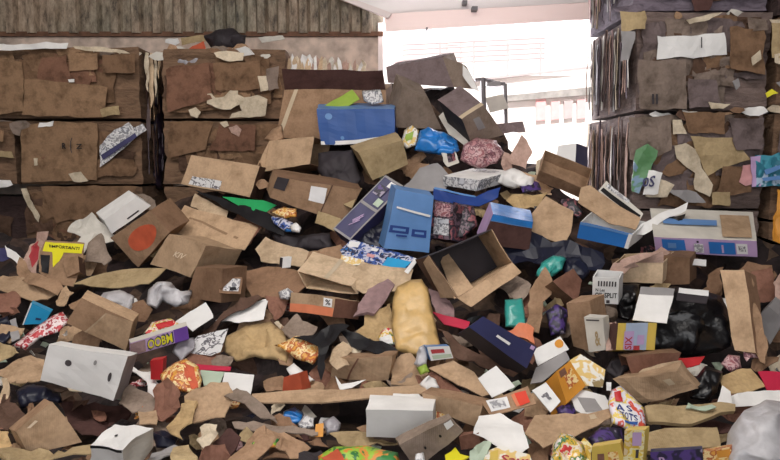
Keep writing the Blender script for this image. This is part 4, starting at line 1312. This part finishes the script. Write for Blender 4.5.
wrap('small white bag with a green label beside the padded envelope', [(378, 338), (386, 326), (394, 330), (397, 344), (386, 348)], 'mixart', .04, lift=.22, marks=[('white_patch', [(380, 338), (390, 334), (393, 344), (383, 346)], 'white')])
torn('black plastic sheet arching over the crumpled boxes', [(294, 338), (318, 328), (338, 324), (352, 327), (340, 334), (328, 345), (325, 362), (324, 382), (317, 366), (317, 346)], 'black', lift=.3, amp=.02, thick=.003, name='plastic_sheet', cat='sheet')
torn('wing of black plastic sheet pointing at the padded envelope', [(336, 325), (362, 332), (397, 349), (398, 358), (374, 355), (352, 343)], 'black', lift=.3, amp=.02, thick=.003, name='plastic_sheet', cat='sheet')
torn('pale upturned flap inside the arch of the black plastic sheet', [(342, 346), (358, 340), (366, 346), (360, 358), (350, 354)], 'pale', lift=.24)
torn('tan wedge inside the arch of the black plastic sheet', [(330, 352), (340, 345), (352, 352), (350, 366), (334, 372)], 'light', lift=.27)
wrap('crumpled printed kraft wrapper left of the black plastic sheet', [(276, 346), (296, 336), (320, 340), (322, 352), (312, 364), (296, 360), (288, 352)], 'orangeart', .08, lift=.22, amp=.03)
torn('grey curled board above the crumpled printed wrapper', [(280, 334), (296, 318), (318, 324), (312, 336), (296, 338)], 'grey', lift=.18)
B('tan crushed box in the loop of the black plastic sheet', [(340, 357), (392, 358), (388, 381), (330, 379)], (6, -5), 'tan', depth=26, lift=.12, amp=.016, faces={'T': 'mid'}, marks=[('seam', 'F', (.3, 0, .33, 1), 'red')])
paper('white torn scrap on the long cardboard panel', [(335, 376), (342, 384), (366, 380), (352, 388), (340, 390)], 'paper', lift=.3, amp=.006)
P('white crumpled scrap left of the tan crushed box', [(286, 368), (294, 362), (306, 372), (316, 380), (304, 384), (290, 378)], 'paper', .06, lift=.16, name='crumpled_paper', cat='paper', group=GP)
B('orange brown small box above the long cardboard panel', [(284, 378), (300, 374), (304, 390), (283, 392)], (8, -3), 'spot', depth=16, lift=.2)
P('big smooth kraft paper sheet, crumpled at its edges', [(224, 352), (226, 336), (246, 326), (270, 321), (284, 332), (290, 350), (286, 364), (256, 357), (236, 362)], 'yellow', .07, lift=.16, amp=.03, name='kraft_paper', cat='paper', group=GP)
torn('brown end of kraft paper right of the big smooth sheet', [(280, 326), (296, 334), (290, 364), (282, 366)], 'mid', lift=.14)

# ---------------------------------------------------------------- left flank
torn('pink printed flap curving up beside the yellow label', [(25, 266), (30, 246), (40, 232), (50, 233), (42, 258), (38, 274)], 'pink', lift=.08, tilt=.4, marks=[('red_print', [(31, 250), (40, 240), (40, 262), (34, 268)], 'redink')])
S('box flap bearing a bright yellow label and a black panel', [(40, 252), (46, 240), (84, 243), (83, 262), (74, 286), (50, 284), (38, 272)], 'mid', lift=.1, name='cardboard_flap', amp=.006, tilt=.5,
  marks=[('yellow_label', [(46, 242), (84, 245), (82, 254), (43, 252)], 'lemon'), ('yellow_label', [(52, 252), (64, 253), (60, 262), (53, 268)], 'lemon'), ('black_panel', [(41, 256), (50, 256), (48, 274), (41, 272)], 'black'),
         ('lettering', [(50, 245), (80, 248), (79, 251), (50, 248)], 'black', {'text': 'IIMPORTANTI'})])
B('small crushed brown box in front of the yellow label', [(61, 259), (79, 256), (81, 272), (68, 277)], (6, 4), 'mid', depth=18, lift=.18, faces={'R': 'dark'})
torn('beige curved flap above the dark gap by the spotted box', [(84, 262), (92, 238), (100, 232), (108, 262), (102, 266)], 'grey', lift=.1, tilt=.4)
torn('beige upright sliver beside the beige curved flap', [(74, 246), (86, 234), (94, 236), (84, 256)], 'offwhite', lift=.04, tilt=.4)
S('flat pale panel lying under the box with the orange spot', [(72, 284), (98, 275), (142, 268), (166, 268), (150, 284), (110, 288)], 'olive', lift=.12, tilt=1)
S('blue plate edge at the edge of the view', [(-6, 250), (8, 249), (14, 256), (2, 262), (-6, 262)], 'indigo', lift=.08)
torn('white torn strip beside the blue plate', [(8, 244), (16, 250), (24, 260), (20, 264), (10, 254)], 'paper', lift=.12)
torn('tan sheet sloping in from the edge of the view below the blue plate', [(-8, 276), (20, 272), (46, 280), (62, 291), (30, 300), (-8, 292)], 'tan', lift=.12)
torn('curved brown strip in front of the yellow labelled flap', [(20, 260), (30, 268), (62, 286), (58, 294), (34, 286), (16, 272)], 'mid', lift=.16)
torn('kraft corner under the sloping tan sheet', [(-6, 292), (10, 290), (22, 300), (14, 316), (-6, 310)], 'red', lift=.12)
torn('stubby brown scrap above the cyan card', [(52, 300), (66, 288), (76, 292), (62, 309)], 'tan', lift=.18)
torn('knobbly brown scrap right of the stubby one', [(70, 304), (84, 294), (96, 302), (80, 314)], 'mid', lift=.16)
carton('cyan box lying above the red and white wrapper', [(31, 303), (51, 312), (44, 324), (23, 325)], (2, -3), 'cyan', depth=14, lift=.2, marks=[('dark_print', 'F', (.5, .6, .75, .72), 'navy'), ('pale_edge', 'F', (0, 0, .06, 1), 'white')])
wrap('long crinkled red and white wrapper', [(12, 346), (28, 332), (48, 318), (62, 312), (70, 320), (58, 332), (40, 338), (26, 350)], 'candy', .06, lift=.22, amp=.02)
S('grey narrow box edge left of the red and white wrapper', [(8, 322), (16, 318), (20, 338), (12, 342)], 'greyboard', lift=.16, amp=.004)
P('dark crumpled film at the edge of the view', [(-6, 318), (8, 316), (12, 334), (4, 346), (-6, 344)], 'darkblue', .06, lift=.1)
B('creased tan box with a fold line, above the big white box', [(82, 298), (133, 322), (126, 351), (66, 323)], (6, -8), 'tan', depth=26, lift=.16, faces={'F': 'mid'}, amp=.004,
  marks=[('lighter_panel', 'F', [(.52, .1), (1, 0), (1, 1), (.32, 1)], 'tan'), ('fold_edge', 'F', [(.5, .1), (.53, .1), (.34, 1), (.31, 1)], 'light')])
P('white crumpled paper cup behind the creased tan box', [(96, 300), (104, 292), (120, 289), (134, 296), (133, 312), (118, 316), (104, 308)], 'clearfilm', .14, lift=.1)
P('pale grey plastic bag right of the paper cup', [(146, 304), (149, 290), (158, 282), (170, 283), (178, 291), (190, 290), (188, 303), (176, 306), (164, 302), (156, 310)], 'clearfilm', .14, lift=.14, amp=.045)
torn('brown crumpled bits between the paper cup and the grey bag', [(130, 306), (142, 300), (150, 310), (144, 322), (132, 320)], 'brown', lift=.1)
carton('long purple and lilac box with yellow lettering', [(130, 343), (187, 326), (189, 339), (131, 356)], (-1, -4), 'lilac', depth=18, lift=.3, faces={'R': 'purple', 'T': 'offwhite'}, amp=.002,
       marks=[('purple_end', 'F', (.76, 0, 1, 1), 'purple'), ('mauve_print', 'F', (0, .05, .26, .95), 'pulp'), ('lettering_outline', 'F', (.285, .1, .735, .94), 'navy', {'text': 'OOBM'}), ('lettering_outline', 'F', (.3, .06, .75, .9), 'navy', {'text': 'OOBM'}), ('lettering', 'F', (.3, .16, .73, .84), 'lemon', {'text': 'OOBM'})])
wrap('red and cream scraps on top of the purple box', [(144, 334), (152, 322), (170, 318), (180, 324), (168, 331), (152, 336)], 'mixart', .04, lift=.3, marks=[('red_patch', [(154, 324), (172, 320), (174, 326), (158, 329)], 'red_card')])
paper('white blank card right of the purple box', [(175, 322), (190, 312), (206, 302), (214, 317), (192, 332), (186, 326)], 'white', lift=.24, amp=.005)
paper('white card with grey scribbles below the blank white card', [(186, 352), (197, 336), (228, 329), (221, 352), (212, 356)], 'scribble', lift=.26, amp=.004)
P('grey film folded against the end of the purple box', [(172, 352), (178, 340), (194, 338), (194, 350), (180, 360)], 'greyfilm', .06, lift=.26)
carton('big white box with round vent holes', [(50, 344), (128, 357), (114, 401), (40, 380)], (10, -3), 'white', depth=40, lift=.26, amp=.006, faces={'R': 'greyboard'},
       marks=[('vent_hole', 'F', (.26, .3, .35, .46), 'ink', {'shape': 'disc'}), ('vent_hole', 'F', (.62, .18, .66, .3), 'greyboard', {'shape': 'disc'}), ('vent_hole', 'F', (.85, .4, .895, .62), 'ink', {'shape': 'disc'})])
torn('crumpled kraft board left of the big white box', [(-4, 372), (14, 358), (30, 352), (42, 360), (44, 378), (28, 388), (8, 380)], 'tan', lift=.2, amp=.035)
torn('kraft flap at the edge of the view above the crumpled board', [(-6, 340), (10, 344), (20, 354), (4, 362), (-6, 360)], 'olive', lift=.16)
P('glossy dark blue film below the big white box', [(14, 390), (34, 384), (60, 393), (62, 402), (36, 402), (22, 410)], 'darkblue', .07, lift=.12)
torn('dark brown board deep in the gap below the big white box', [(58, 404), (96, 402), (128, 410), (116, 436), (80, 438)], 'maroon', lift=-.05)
B('tan box with one wide face, tilted on a corner at the bottom edge', [(53, 402), (81, 443), (28, 455), (16, 432)], (-8, -4), 'tan', depth=30, lift=.2, faces={'L': 'mid'}, marks=[('staple_row', 'F', [(.1, .55), (.16, .5), (.2, .72), (.14, .78)], 'lightink')])
torn('long pale board edge under the tilted tan box', [(-4, 448), (60, 448), (92, 444), (94, 454), (40, 462), (-4, 458)], 'olive', lift=.24)
torn('dark flap left of the tilted tan box', [(-4, 396), (10, 394), (22, 410), (14, 432), (-4, 430)], 'dark', lift=.1)
torn('yellowish crumpled flap at the bottom corner of the view', [(-4, 434), (8, 432), (16, 444), (10, 454), (-4, 452)], 'yellow', lift=.2)
torn('small pale flap at the edge of the view over the dark flap', [(-4, 380), (5, 380), (7, 398), (-4, 404)], 'light', lift=.2)
B('white crushed carton at the bottom edge with a dark slit', [(88, 446), (128, 450), (126, 470), (87, 470)], (27, -22), 'white', depth=40, lift=.26, amp=.018, faces={'R': 'offwhite'}, name='crushed_carton', cat='carton', group=GC,
  marks=[('dark_slit', 'F', (0, .0, .98, .1), 'black'), ('dark_dot', 'T', (.35, .5, .45, .58), 'black', {'shape': 'disc'})])
torn('small tan square above the white crushed carton', [(138, 412), (156, 411), (157, 425), (140, 425)], 'tan', lift=.22, amp=.006)
torn('grey brown flap right of the big white box', [(116, 400), (130, 386), (146, 390), (159, 400), (157, 416), (136, 412)], 'grey', lift=.18)
torn('white torn sliver between the white box and the red carton', [(129, 360), (136, 368), (150, 380), (160, 392), (152, 396), (136, 384)], 'paper', lift=.2)
carton('red carton beside the orange printed bag', [(150, 361), (163, 359), (162, 380), (151, 380)], (4, -3), 'red_card', depth=14, lift=.28, n=3)
wrap('orange and cream printed bag beside the red carton', [(160, 374), (176, 362), (186, 358), (198, 366), (202, 380), (198, 394), (180, 392), (166, 398)], 'orangeart', .08, lift=.26, marks=[('red_patch', [(182, 362), (194, 366), (198, 386), (190, 388)], 'spot')])
S('thin red strip between the scribbled card and the pale green card', [(192, 364), (231, 367), (230, 371), (196, 370)], 'crimson', lift=.28, amp=.002)
S('reddish brown box side under the scribbled card', [(186, 354), (222, 354), (216, 365), (192, 364)], 'red', lift=.22)
paper('pale green card under the thin red strip', [(200, 371), (225, 372), (220, 384), (204, 386)], 'greencard', lift=.26, amp=.004)
paper('plain white card right of the pale green card', [(224, 373), (254, 375), (250, 396), (234, 393), (222, 384)], 'white', lift=.24, amp=.003)
torn('large torn kraft flap below the pale green card', [(188, 396), (204, 386), (232, 384), (232, 400), (226, 416), (208, 420), (192, 416)], 'tan', lift=.28)
torn('crumpled kraft tube left of the large torn flap', [(172, 418), (182, 398), (194, 386), (198, 402), (192, 424), (182, 440), (176, 436)], 'yellow', lift=.28, amp=.035)
torn('kraft shred below the orange printed bag', [(160, 402), (172, 390), (184, 390), (176, 404), (164, 414)], 'tan', lift=.22)
torn('pale torn paper scrap below the large torn kraft flap', [(198, 424), (219, 421), (219, 434), (206, 450), (198, 442)], 'pale', lift=.26)
P('green crumpled film beside the white crushed carton', [(150, 432), (164, 428), (178, 436), (174, 448), (156, 448)], 'darkblue', .05, lift=.14)
torn('grey strip at the bottom edge below the green film', [(140, 462), (150, 450), (176, 444), (178, 452), (158, 466)], 'greyboard', lift=.26)
torn('kraft corner at the bottom edge beside the grey strip', [(168, 466), (172, 450), (184, 446), (194, 466)], 'olive', lift=.24)
torn('dark red shred beside the pale torn paper scrap', [(212, 448), (226, 430), (236, 440), (222, 462)], 'maroon', lift=.16)

# ---------------------------------------------------------------- bottom middle
S('long cardboard panel seen edge-on across the front', [(252, 394), (300, 391), (360, 390), (426, 384), (427, 393), (380, 398), (320, 403), (254, 403)], 'tan', lift=.32, amp=.006, thick=.008, tilt=1)
torn('thin brown board at the near end of the long panel', [(228, 396), (238, 390), (262, 408), (274, 422), (262, 420), (242, 408)], 'grey', lift=.28)
P('blue crumpled film in the hollow under the long panel', [(281, 424), (284, 412), (296, 406), (304, 412), (300, 424), (288, 427)], 'bluefilm', .08, lift=.1)
wrap('grey printed scrap beside the blue film', [(298, 424), (304, 414), (314, 418), (314, 428), (302, 430)], 'greyart', .04, lift=.14)
S('small yellow tag hanging in the hollow', [(316, 424), (324, 423), (323, 437), (315, 437)], 'amber', lift=.22, amp=.002, name='tag', cat='tag', tilt=.3)
P('clear bag end beside the yellow tag', [(322, 422), (334, 416), (342, 422), (340, 432), (326, 436)], 'greyfilm', .06, lift=.12)
torn('thin pale plank under the hollow', [(232, 422), (262, 423), (300, 428), (318, 432), (318, 436), (280, 432), (234, 428)], 'grey', lift=.24, amp=.005)
carton('white box with a blank face at the end of the hollow', [(366, 409), (432, 410), (432, 440), (366, 437)], (4, -14), 'white', depth=44, lift=.26, amp=.004, faces={'T': 'paper'})
torn('white crumpled tissue on top of the white blank box', [(384, 406), (396, 394), (420, 393), (428, 406), (408, 409)], 'paper', lift=.34, amp=.02, thick=.003)
torn('brown board under the white blank box', [(326, 436), (366, 432), (372, 440), (400, 444), (366, 448), (336, 444)], 'olive', lift=.2)
B('curved grey brown box side with small holes at the bottom edge', [(402, 446), (452, 418), (464, 432), (418, 468)], (-4, -6), 'grey', depth=20, lift=.3, amp=.014,
  marks=[('white_sticker', 'F', (.82, .05, .97, .4), 'label'), ('small_hole', 'F', (.3, .5, .34, .62), 'black', {'shape': 'disc'}), ('small_hole', 'F', (.65, .4, .69, .54), 'black', {'shape': 'disc'})])
wrap('green and yellow printed pack at the bottom edge', [(318, 456), (334, 446), (366, 446), (398, 452), (402, 468), (320, 468)], 'greenart', .06, lift=.26)
torn('crumpled tan paper at the bottom edge left of the green pack', [(226, 466), (238, 444), (262, 430), (290, 436), (310, 448), (296, 456), (270, 452), (248, 468)], 'mid', lift=.24, amp=.04)
wrap('dark green packet among the crumpled tan paper', [(250, 444), (262, 434), (280, 438), (276, 447), (258, 450)], 'greenart', .04, lift=.28)
torn('dark grey board at the bottom edge beside the green pack', [(294, 448), (318, 446), (326, 468), (294, 468)], 'charcoal', lift=.22)
torn('orange scrap on the green pack', [(320, 450), (334, 446), (338, 458), (324, 460)], 'spot', lift=.34)
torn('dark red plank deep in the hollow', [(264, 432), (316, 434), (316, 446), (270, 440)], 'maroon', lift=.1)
B('long tan box with a white shipping label and a red square, pointing right', [(421, 393), (482, 405), (477, 427), (427, 408)], (10, -6), 'tan', depth=30, lift=.26, faces={'R': 'tan', 'T': 'mid'}, amp=.004)
S('tan box end bearing the white shipping label and red square', [(482, 404), (527, 386), (536, 404), (490, 417)], 'mid', lift=.42, name='cardboard_flap', amp=.003, tilt=.6,
  marks=[('shipping_label', [(486, 402), (507, 397), (511, 408), (491, 413)], 'label'), ('label_print', [(489, 403), (504, 399), (507, 407), (493, 410)], 'greyart'), ('red_square', [(514, 394), (525, 391), (530, 403), (520, 407)], 'signal'), ('red_square_edge', [(511, 396), (514, 394), (520, 407), (517, 408)], 'orange')])
paper('blank white card standing by the labelled long tan box', [(478, 378), (496, 366), (515, 387), (492, 398)], 'white', lift=.5, amp=.003)
S('tan panel sloping above the long labelled tan box', [(428, 369), (452, 360), (474, 372), (490, 394), (482, 397), (452, 382)], 'tan', lift=.26, amp=.006)
torn('dark crumpled film strip under the sloping tan panel', [(414, 378), (430, 374), (456, 386), (470, 396), (440, 396), (420, 392)], 'red', lift=.2)
carton('small soap box, blue and white with red print', [(427, 347), (449, 346), (453, 358), (431, 361)], (-3, -2), 'sky', depth=14, lift=.36, faces={'F': 'white'}, n=4, marks=[('red_print', 'F', (.12, .2, .7, .5), 'redink'), ('pale_band', 'F', (.1, .62, .95, .9), 'greencard')])
P('pale blue film beside the soap box', [(413, 364), (418, 350), (426, 344), (430, 352), (427, 364), (418, 368)], 'clearfilm', .06, lift=.32)
wrap('lime scrap below the pale blue film', [(416, 368), (426, 364), (430, 372), (420, 376)], 'lime', .03, lift=.32)
torn('kraft board under the padded envelope', [(386, 358), (410, 356), (424, 366), (418, 384), (390, 384)], 'tan', lift=.22)
torn('grey kraft fold left of the white tissue', [(388, 378), (414, 374), (426, 386), (410, 396), (390, 394)], 'grey', lift=.2)
P('white crumpled scrap beside the film strip', [(420, 386), (426, 376), (436, 380), (440, 388), (428, 392)], 'paper', .04, lift=.3, name='crumpled_paper', cat='paper', group=GP)
carton('navy blue box with a small white tag', [(469, 327), (483, 317), (537, 347), (527, 369)], (-12, 7), 'navy', depth=26, lift=.36, faces={'F': 'navy', 'L': 'charcoal', 'D': 'charcoal'}, amp=.003,
       marks=[('white_tag', 'F', (.42, .36, .55, .6), 'white'), ('pale_edge', 'F', (.78, .9, .95, .97), 'lilac')])
torn('brown plank leaning along the navy blue box', [(441, 328), (450, 334), (470, 352), (496, 362), (520, 372), (512, 378), (482, 368), (456, 356)], 'dark', lift=.28)
S('thin red edged board behind the navy blue box', [(432, 312), (446, 316), (470, 322), (468, 330), (444, 324)], 'crimson', lift=.16, amp=.004)
torn('orange brown flap right of the navy blue box', [(496, 330), (518, 326), (534, 332), (532, 346), (510, 338)], 'orange', lift=.2)
torn('mauve board behind the padded envelope', [(430, 290), (446, 300), (452, 316), (436, 314)], 'pulp', lift=.14)
paper('white card with a gold emblem below the orange brown flap', [(533, 351), (560, 336), (569, 349), (538, 366)], 'white', lift=.3, amp=.003, marks=[('gold_emblem', [(553, 342), (561, 338), (565, 346), (557, 350)], 'amber', {'shape': 'disc'})])
S('grey board under the white card with the gold emblem', [(536, 368), (566, 352), (570, 360), (542, 382), (530, 384)], 'greyboard', lift=.26, amp=.004)
carton('orange box with a white end and a barcode', [(556, 371), (570, 360), (586, 386), (566, 404)], (-14, 14), 'amber', depth=24, lift=.34, faces={'F': 'amber', 'L': 'amber'}, amp=.003, n=4,
       marks=[('picture', 'F', (.3, .2, .85, .7), 'orangeart'), ('dark_picture', 'F', (.1, .05, .5, .25), 'red')])
S('white end flap with a barcode on the orange box', [(532, 391), (546, 383), (561, 402), (551, 413)], 'white', lift=.4, amp=.002, name='carton_flap', tilt=.5, marks=[('barcode', [(541, 397), (547, 393), (552, 400), (546, 404)], 'scribble')])
wrap('bright blue packet under the orange box', [(556, 408), (570, 402), (578, 408), (574, 418), (560, 418)], 'purpart', .04, lift=.3)
paper('pale printed flap right of the orange box', [(568, 362), (580, 354), (606, 370), (602, 387), (586, 386)], 'flyer', lift=.28, amp=.005)
carton('white card box with a flower emblem, standing', [(584, 317), (603, 318), (606, 350), (589, 352)], (6, -3), 'offwhite', depth=12, lift=.36, amp=.002, n=4,
       marks=[('emblem', 'F', (.45, .4, .75, .85), 'olive', {'text': '&'}), ('print_line', 'F', (.1, .06, .8, .1), 'ink')])
carton('yellow, blue and white picture carton by the refuse bag', [(618, 323), (657, 323), (655, 350), (616, 350)], (-8, 1), 'goldenrod', depth=20, lift=.42, amp=.002, faces={'L': 'maroon'},
       marks=[('pale_field', 'F', (.2, .0, .76, 1), 'pale_sky'), ('white_field', 'F', (.17, .3, .42, .98), 'lilac'), ('lettering', 'F', [(.2, .98), (.2, .5), (.38, .5), (.38, .98)], 'redink', {'text': 'SIX'}), ('red_print', 'F', (.42, .84, .58, 1), 'redink'), ('violet_print', 'F', (.5, .45, .68, .8), 'lilac')])
S('tan striped book-like board left of the picture carton', [(606, 324), (616, 322), (615, 350), (606, 351)], 'pink', lift=.42, amp=.002, marks=[('maroon_stripe', [(612, 323), (615, 323), (614, 350), (611, 350)], 'maroon')])
B('reddish brown box open at its dark end, under the picture carton', [(626, 356), (681, 352), (676, 366), (632, 377)], (-8, -4), 'red', depth=28, lift=.3, openf='L', faces={'T': 'brown'})
P('dark hollow film at the open end of the reddish brown box', [(605, 372), (612, 358), (626, 356), (630, 370), (618, 380)], 'charcoal', .08, lift=.2)
torn('tan lip below the reddish brown box', [(638, 372), (662, 364), (682, 361), (680, 366), (654, 374), (640, 377)], 'light', lift=.36, amp=.006)
S('small red sheet beside the black film', [(677, 359), (705, 356), (700, 364), (686, 368)], 'red_card', lift=.3, amp=.004)
B('big crumpled kraft box in front of the reddish brown box', [(614, 382), (678, 370), (696, 390), (640, 404)], (6, -8), 'tan', depth=30, lift=.3, amp=.02, marks=[('pale_tape', 'F', (.72, .2, .82, .5), 'cleartape')])
P('black crumpled film right of the big crumpled kraft box', [(690, 398), (694, 376), (706, 366), (722, 372), (718, 392), (708, 402)], 'blackfilm', .1, lift=.22, amp=.03)
wrap('pinkish grey printed scrap under the refuse bag', [(720, 364), (728, 354), (740, 356), (742, 368), (730, 372)], 'pinkart', .05, lift=.26)
torn('tan board beside the red sheet at the edge of the view', [(718, 377), (736, 370), (752, 368), (766, 386), (752, 392), (726, 394)], 'yellow', lift=.26, amp=.008)
S('bright red sheet at the edge of the view', [(758, 373), (786, 372), (786, 392), (770, 396)], 'crimson', lift=.26, amp=.006)
paper('white triangular flap above the grey plastic bag', [(716, 406), (722, 386), (730, 392), (732, 404)], 'paper', lift=.34, amp=.004)
paper('white crumpled sheets along the grey plastic bag', [(728, 396), (748, 391), (784, 393), (784, 402), (756, 404), (732, 405)], 'paper', lift=.3)
P('large grey white plastic bag at the bottom corner', [(724, 454), (728, 434), (744, 410), (766, 400), (790, 402), (794, 470), (726, 470)], 'clearfilm', .34, lift=.4, amp=.022, freq=9)
S('flat kraft slab above the lower slab', [(644, 408), (690, 406), (736, 405), (736, 412), (712, 418), (692, 426), (647, 424)], 'olive', lift=.34, amp=.01, thick=.02)
S('lower kraft slab at the bottom right', [(645, 433), (680, 430), (716, 428), (719, 448), (680, 452), (645, 453)], 'olive', lift=.36, amp=.008, thick=.02)
torn('pale torn shreds lying on the flat kraft slab', [(684, 404), (690, 398), (702, 404), (712, 402), (716, 406), (698, 408)], 'greencard', lift=.4)
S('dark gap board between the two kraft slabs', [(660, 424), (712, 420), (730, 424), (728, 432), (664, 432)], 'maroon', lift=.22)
wrap('bright pouch of sweets with blue lettering', [(612, 424), (608, 404), (611, 390), (620, 386), (634, 398), (644, 408), (646, 428), (632, 432)], 'cereal', .05, lift=.42, amp=.012,
     marks=[('white_field', [(613, 402), (630, 404), (640, 418), (638, 426), (616, 420)], 'white'), ('lettering', [(616, 403), (632, 406), (634, 411), (617, 409)], 'blueink', {'text': 'A S'}), ('lettering', [(620, 410), (637, 413), (638, 419), (621, 416)], 'blueink', {'text': 'TOTS'}),
            ('blue_print', [(624, 418), (638, 420), (638, 424), (625, 422)], 'blue'), ('red_picture', [(614, 392), (621, 391), (624, 402), (616, 402)], 'red_card'), ('white_tab', [(606, 382), (611, 382), (611, 391), (606, 391)], 'white')])
carton('narrow yellow pack standing below the pouch of sweets', [(625, 431), (645, 430), (642, 468), (623, 468)], (4, -4), 'goldenrod', depth=14, lift=.46, amp=.003, n=4, faces={'F': 'lemonart'}, marks=[('lilac_print', 'F', (.4, .05, .85, .4), 'lilac'), ('dark_print', 'F', (.6, .5, .75, .72), 'ink')])
carton('yellow sweet box with dark windows at the bottom edge', [(592, 447), (620, 443), (626, 468), (592, 468)], (2, -4), 'goldenrod', depth=18, lift=.44, amp=.002, n=4, marks=[('dark_window', 'F', (.18, .35, .4, .75), 'red'), ('print_window', 'F', (.52, .3, .85, .7), 'orangeart')])
wrap('dark violet packet behind the yellow sweet box', [(588, 438), (600, 428), (622, 428), (624, 442), (606, 446), (592, 448)], 'purpart', .06, lift=.32)
S('white tray lined with grey, above the long kraft fold', [(570, 396), (582, 391), (606, 396), (613, 408), (606, 416), (586, 416), (576, 410)], 'white', lift=.34, amp=.004, name='white_tray', cat='tray', marks=[('grey_lining', [(577, 398), (596, 400), (604, 412), (586, 412)], 'greyboard')])
torn('long kraft fold across the front of the white tray', [(524, 434), (536, 418), (560, 416), (588, 416), (611, 408), (613, 418), (592, 430), (566, 441), (544, 446)], 'tan', lift=.4, amp=.01, marks=[('pale_tape', [(590, 418), (595, 416), (598, 420), (592, 422)], 'cleartape')])
wrap('red and white sweet wrappers heaped at the bottom edge', [(548, 468), (550, 446), (560, 432), (572, 436), (584, 446), (590, 468)], 'mixart', .1, lift=.36, amp=.04)
torn('brown dusky board left of the sweet wrappers', [(526, 446), (540, 440), (552, 446), (550, 468), (528, 468)], 'brown', lift=.26)
torn('yellow and cream folded pack beside the sweet wrappers', [(580, 452), (586, 438), (596, 446), (598, 468), (582, 468)], 'lemonart', lift=.4)
paper('large white crumpled sheet at the bottom of the heap', [(475, 436), (478, 414), (500, 413), (521, 424), (528, 448), (515, 453), (498, 446)], 'paper', lift=.4, amp=.012)
S('printed leaflet with red script at the bottom edge', [(486, 450), (500, 446), (530, 456), (534, 468), (484, 468)], 'flyer', lift=.44, amp=.006, thick=.003, name='leaflet', cat='leaflet', group=GP,
  marks=[('script', [(502, 454), (532, 460), (530, 466), (500, 462)], 'redink', {'text': 'Saut'}), ('yellow_patch', [(490, 452), (498, 450), (498, 464), (490, 464)], 'goldenrod')])
torn('pale green crumpled paper left of the leaflet', [(466, 454), (476, 446), (490, 448), (490, 462), (472, 464)], 'greencard', lift=.42)
torn('yellow star-like scrap at the bottom edge', [(444, 456), (450, 452), (454, 448), (458, 454), (466, 456), (458, 462), (446, 466)], 'lemon', lift=.42, amp=.01)
B('reddish brown small box behind the pale green paper', [(458, 436), (478, 433), (480, 447), (460, 450)], (6, -4), 'red', depth=16, lift=.3)
wrap('white packet at the bottom edge below the holed box side', [(414, 468), (416, 454), (424, 452), (426, 468)], 'greyart', .04, lift=.5)
carton('dark violet carton at the bottom edge under the kraft slab', [(650, 452), (702, 449), (704, 470), (650, 470)], (0, -3), 'navy', depth=20, lift=.44, amp=.003, faces={'F': 'purpart'}, marks=[('lettering', 'F', (.15, .3, .3, .7), 'lilac', {'text': 'R'})])
carton('orange and brown carton at the bottom edge by the grey plastic bag', [(702, 452), (730, 447), (734, 470), (703, 470)], (2, -3), 'orangeart', depth=18, lift=.42, amp=.003, n=4, marks=[('amber_patch', 'F', (.5, .05, .95, .4), 'amber')])

# ---------------------------------------------------------------- loose bits down in the gaps of the heap
FR = random.Random(5)
LOOSE = (('torn_cardboard', 'cardboard', ('mid', 'brown', 'brown', 'dark', 'tan', 'red', 'grey', 'olive'), 'torn brown cardboard scrap wedged down in the gaps of the heap', 'cardboard scraps in the gaps of the heap', .62),
         ('paper_scrap', 'paper', ('paper', 'offwhite', 'pale', 'greencard'), 'pale torn paper scrap wedged down in the gaps of the heap', 'paper scraps in the gaps of the heap', .82),
         ('wrapper', 'wrapper', ('candy', 'orangeart', 'purpart', 'greenart', 'blueart', 'mixart', 'darkart', 'pinkart'), 'small printed wrapper wedged down in the gaps of the heap', 'wrappers in the gaps of the heap', .91),
         ('film_scrap', 'film', ('charcoal', 'darkblue', 'blackfilm'), 'dark crumpled film scrap wedged down in the gaps of the heap', 'film scraps in the gaps of the heap', 1.0))
for i in range(300):
    while True:
        x, y = FR.uniform(-6, 786), (FR.uniform(140, 462) if i < 215 else FR.uniform(300, 462))
        if y > lerp_table(CREST, x) + 22:
            break
    t = FR.random()
    nm, ct, ml_, lab, grp, _ = next(k for k in LOOSE if t <= k[5])
    r = FR.uniform(7, 21) * (.6 if ct != 'cardboard' else 1) * (1 + (y - 300) / 900)
    n_ = FR.choice((4, 4, 5, 6))
    a0, asp = FR.uniform(0, 6.3), FR.uniform(.35, .9)
    rot = FR.uniform(-.7, .7)
    pts = []
    for k in range(n_):
        a = a0 + k * math.tau / n_ + FR.uniform(-.3, .3)
        u, v = r * math.cos(a), r * math.sin(a) * asp
        pts.append((x + u * math.cos(rot) - v * math.sin(rot), y + u * math.sin(rot) + v * math.cos(rot), FR.uniform(-.04, .04)))
    S(lab, jag(pts, .9, 5), FR.choice(ml_), lift=FR.uniform(-.2, .04) + (.1 if y > 330 else 0), name=nm, cat=ct, group=grp, amp=.03, freq=6, thick=.004, tilt=FR.uniform(.2, 1), step=max(2.5, r / 4))
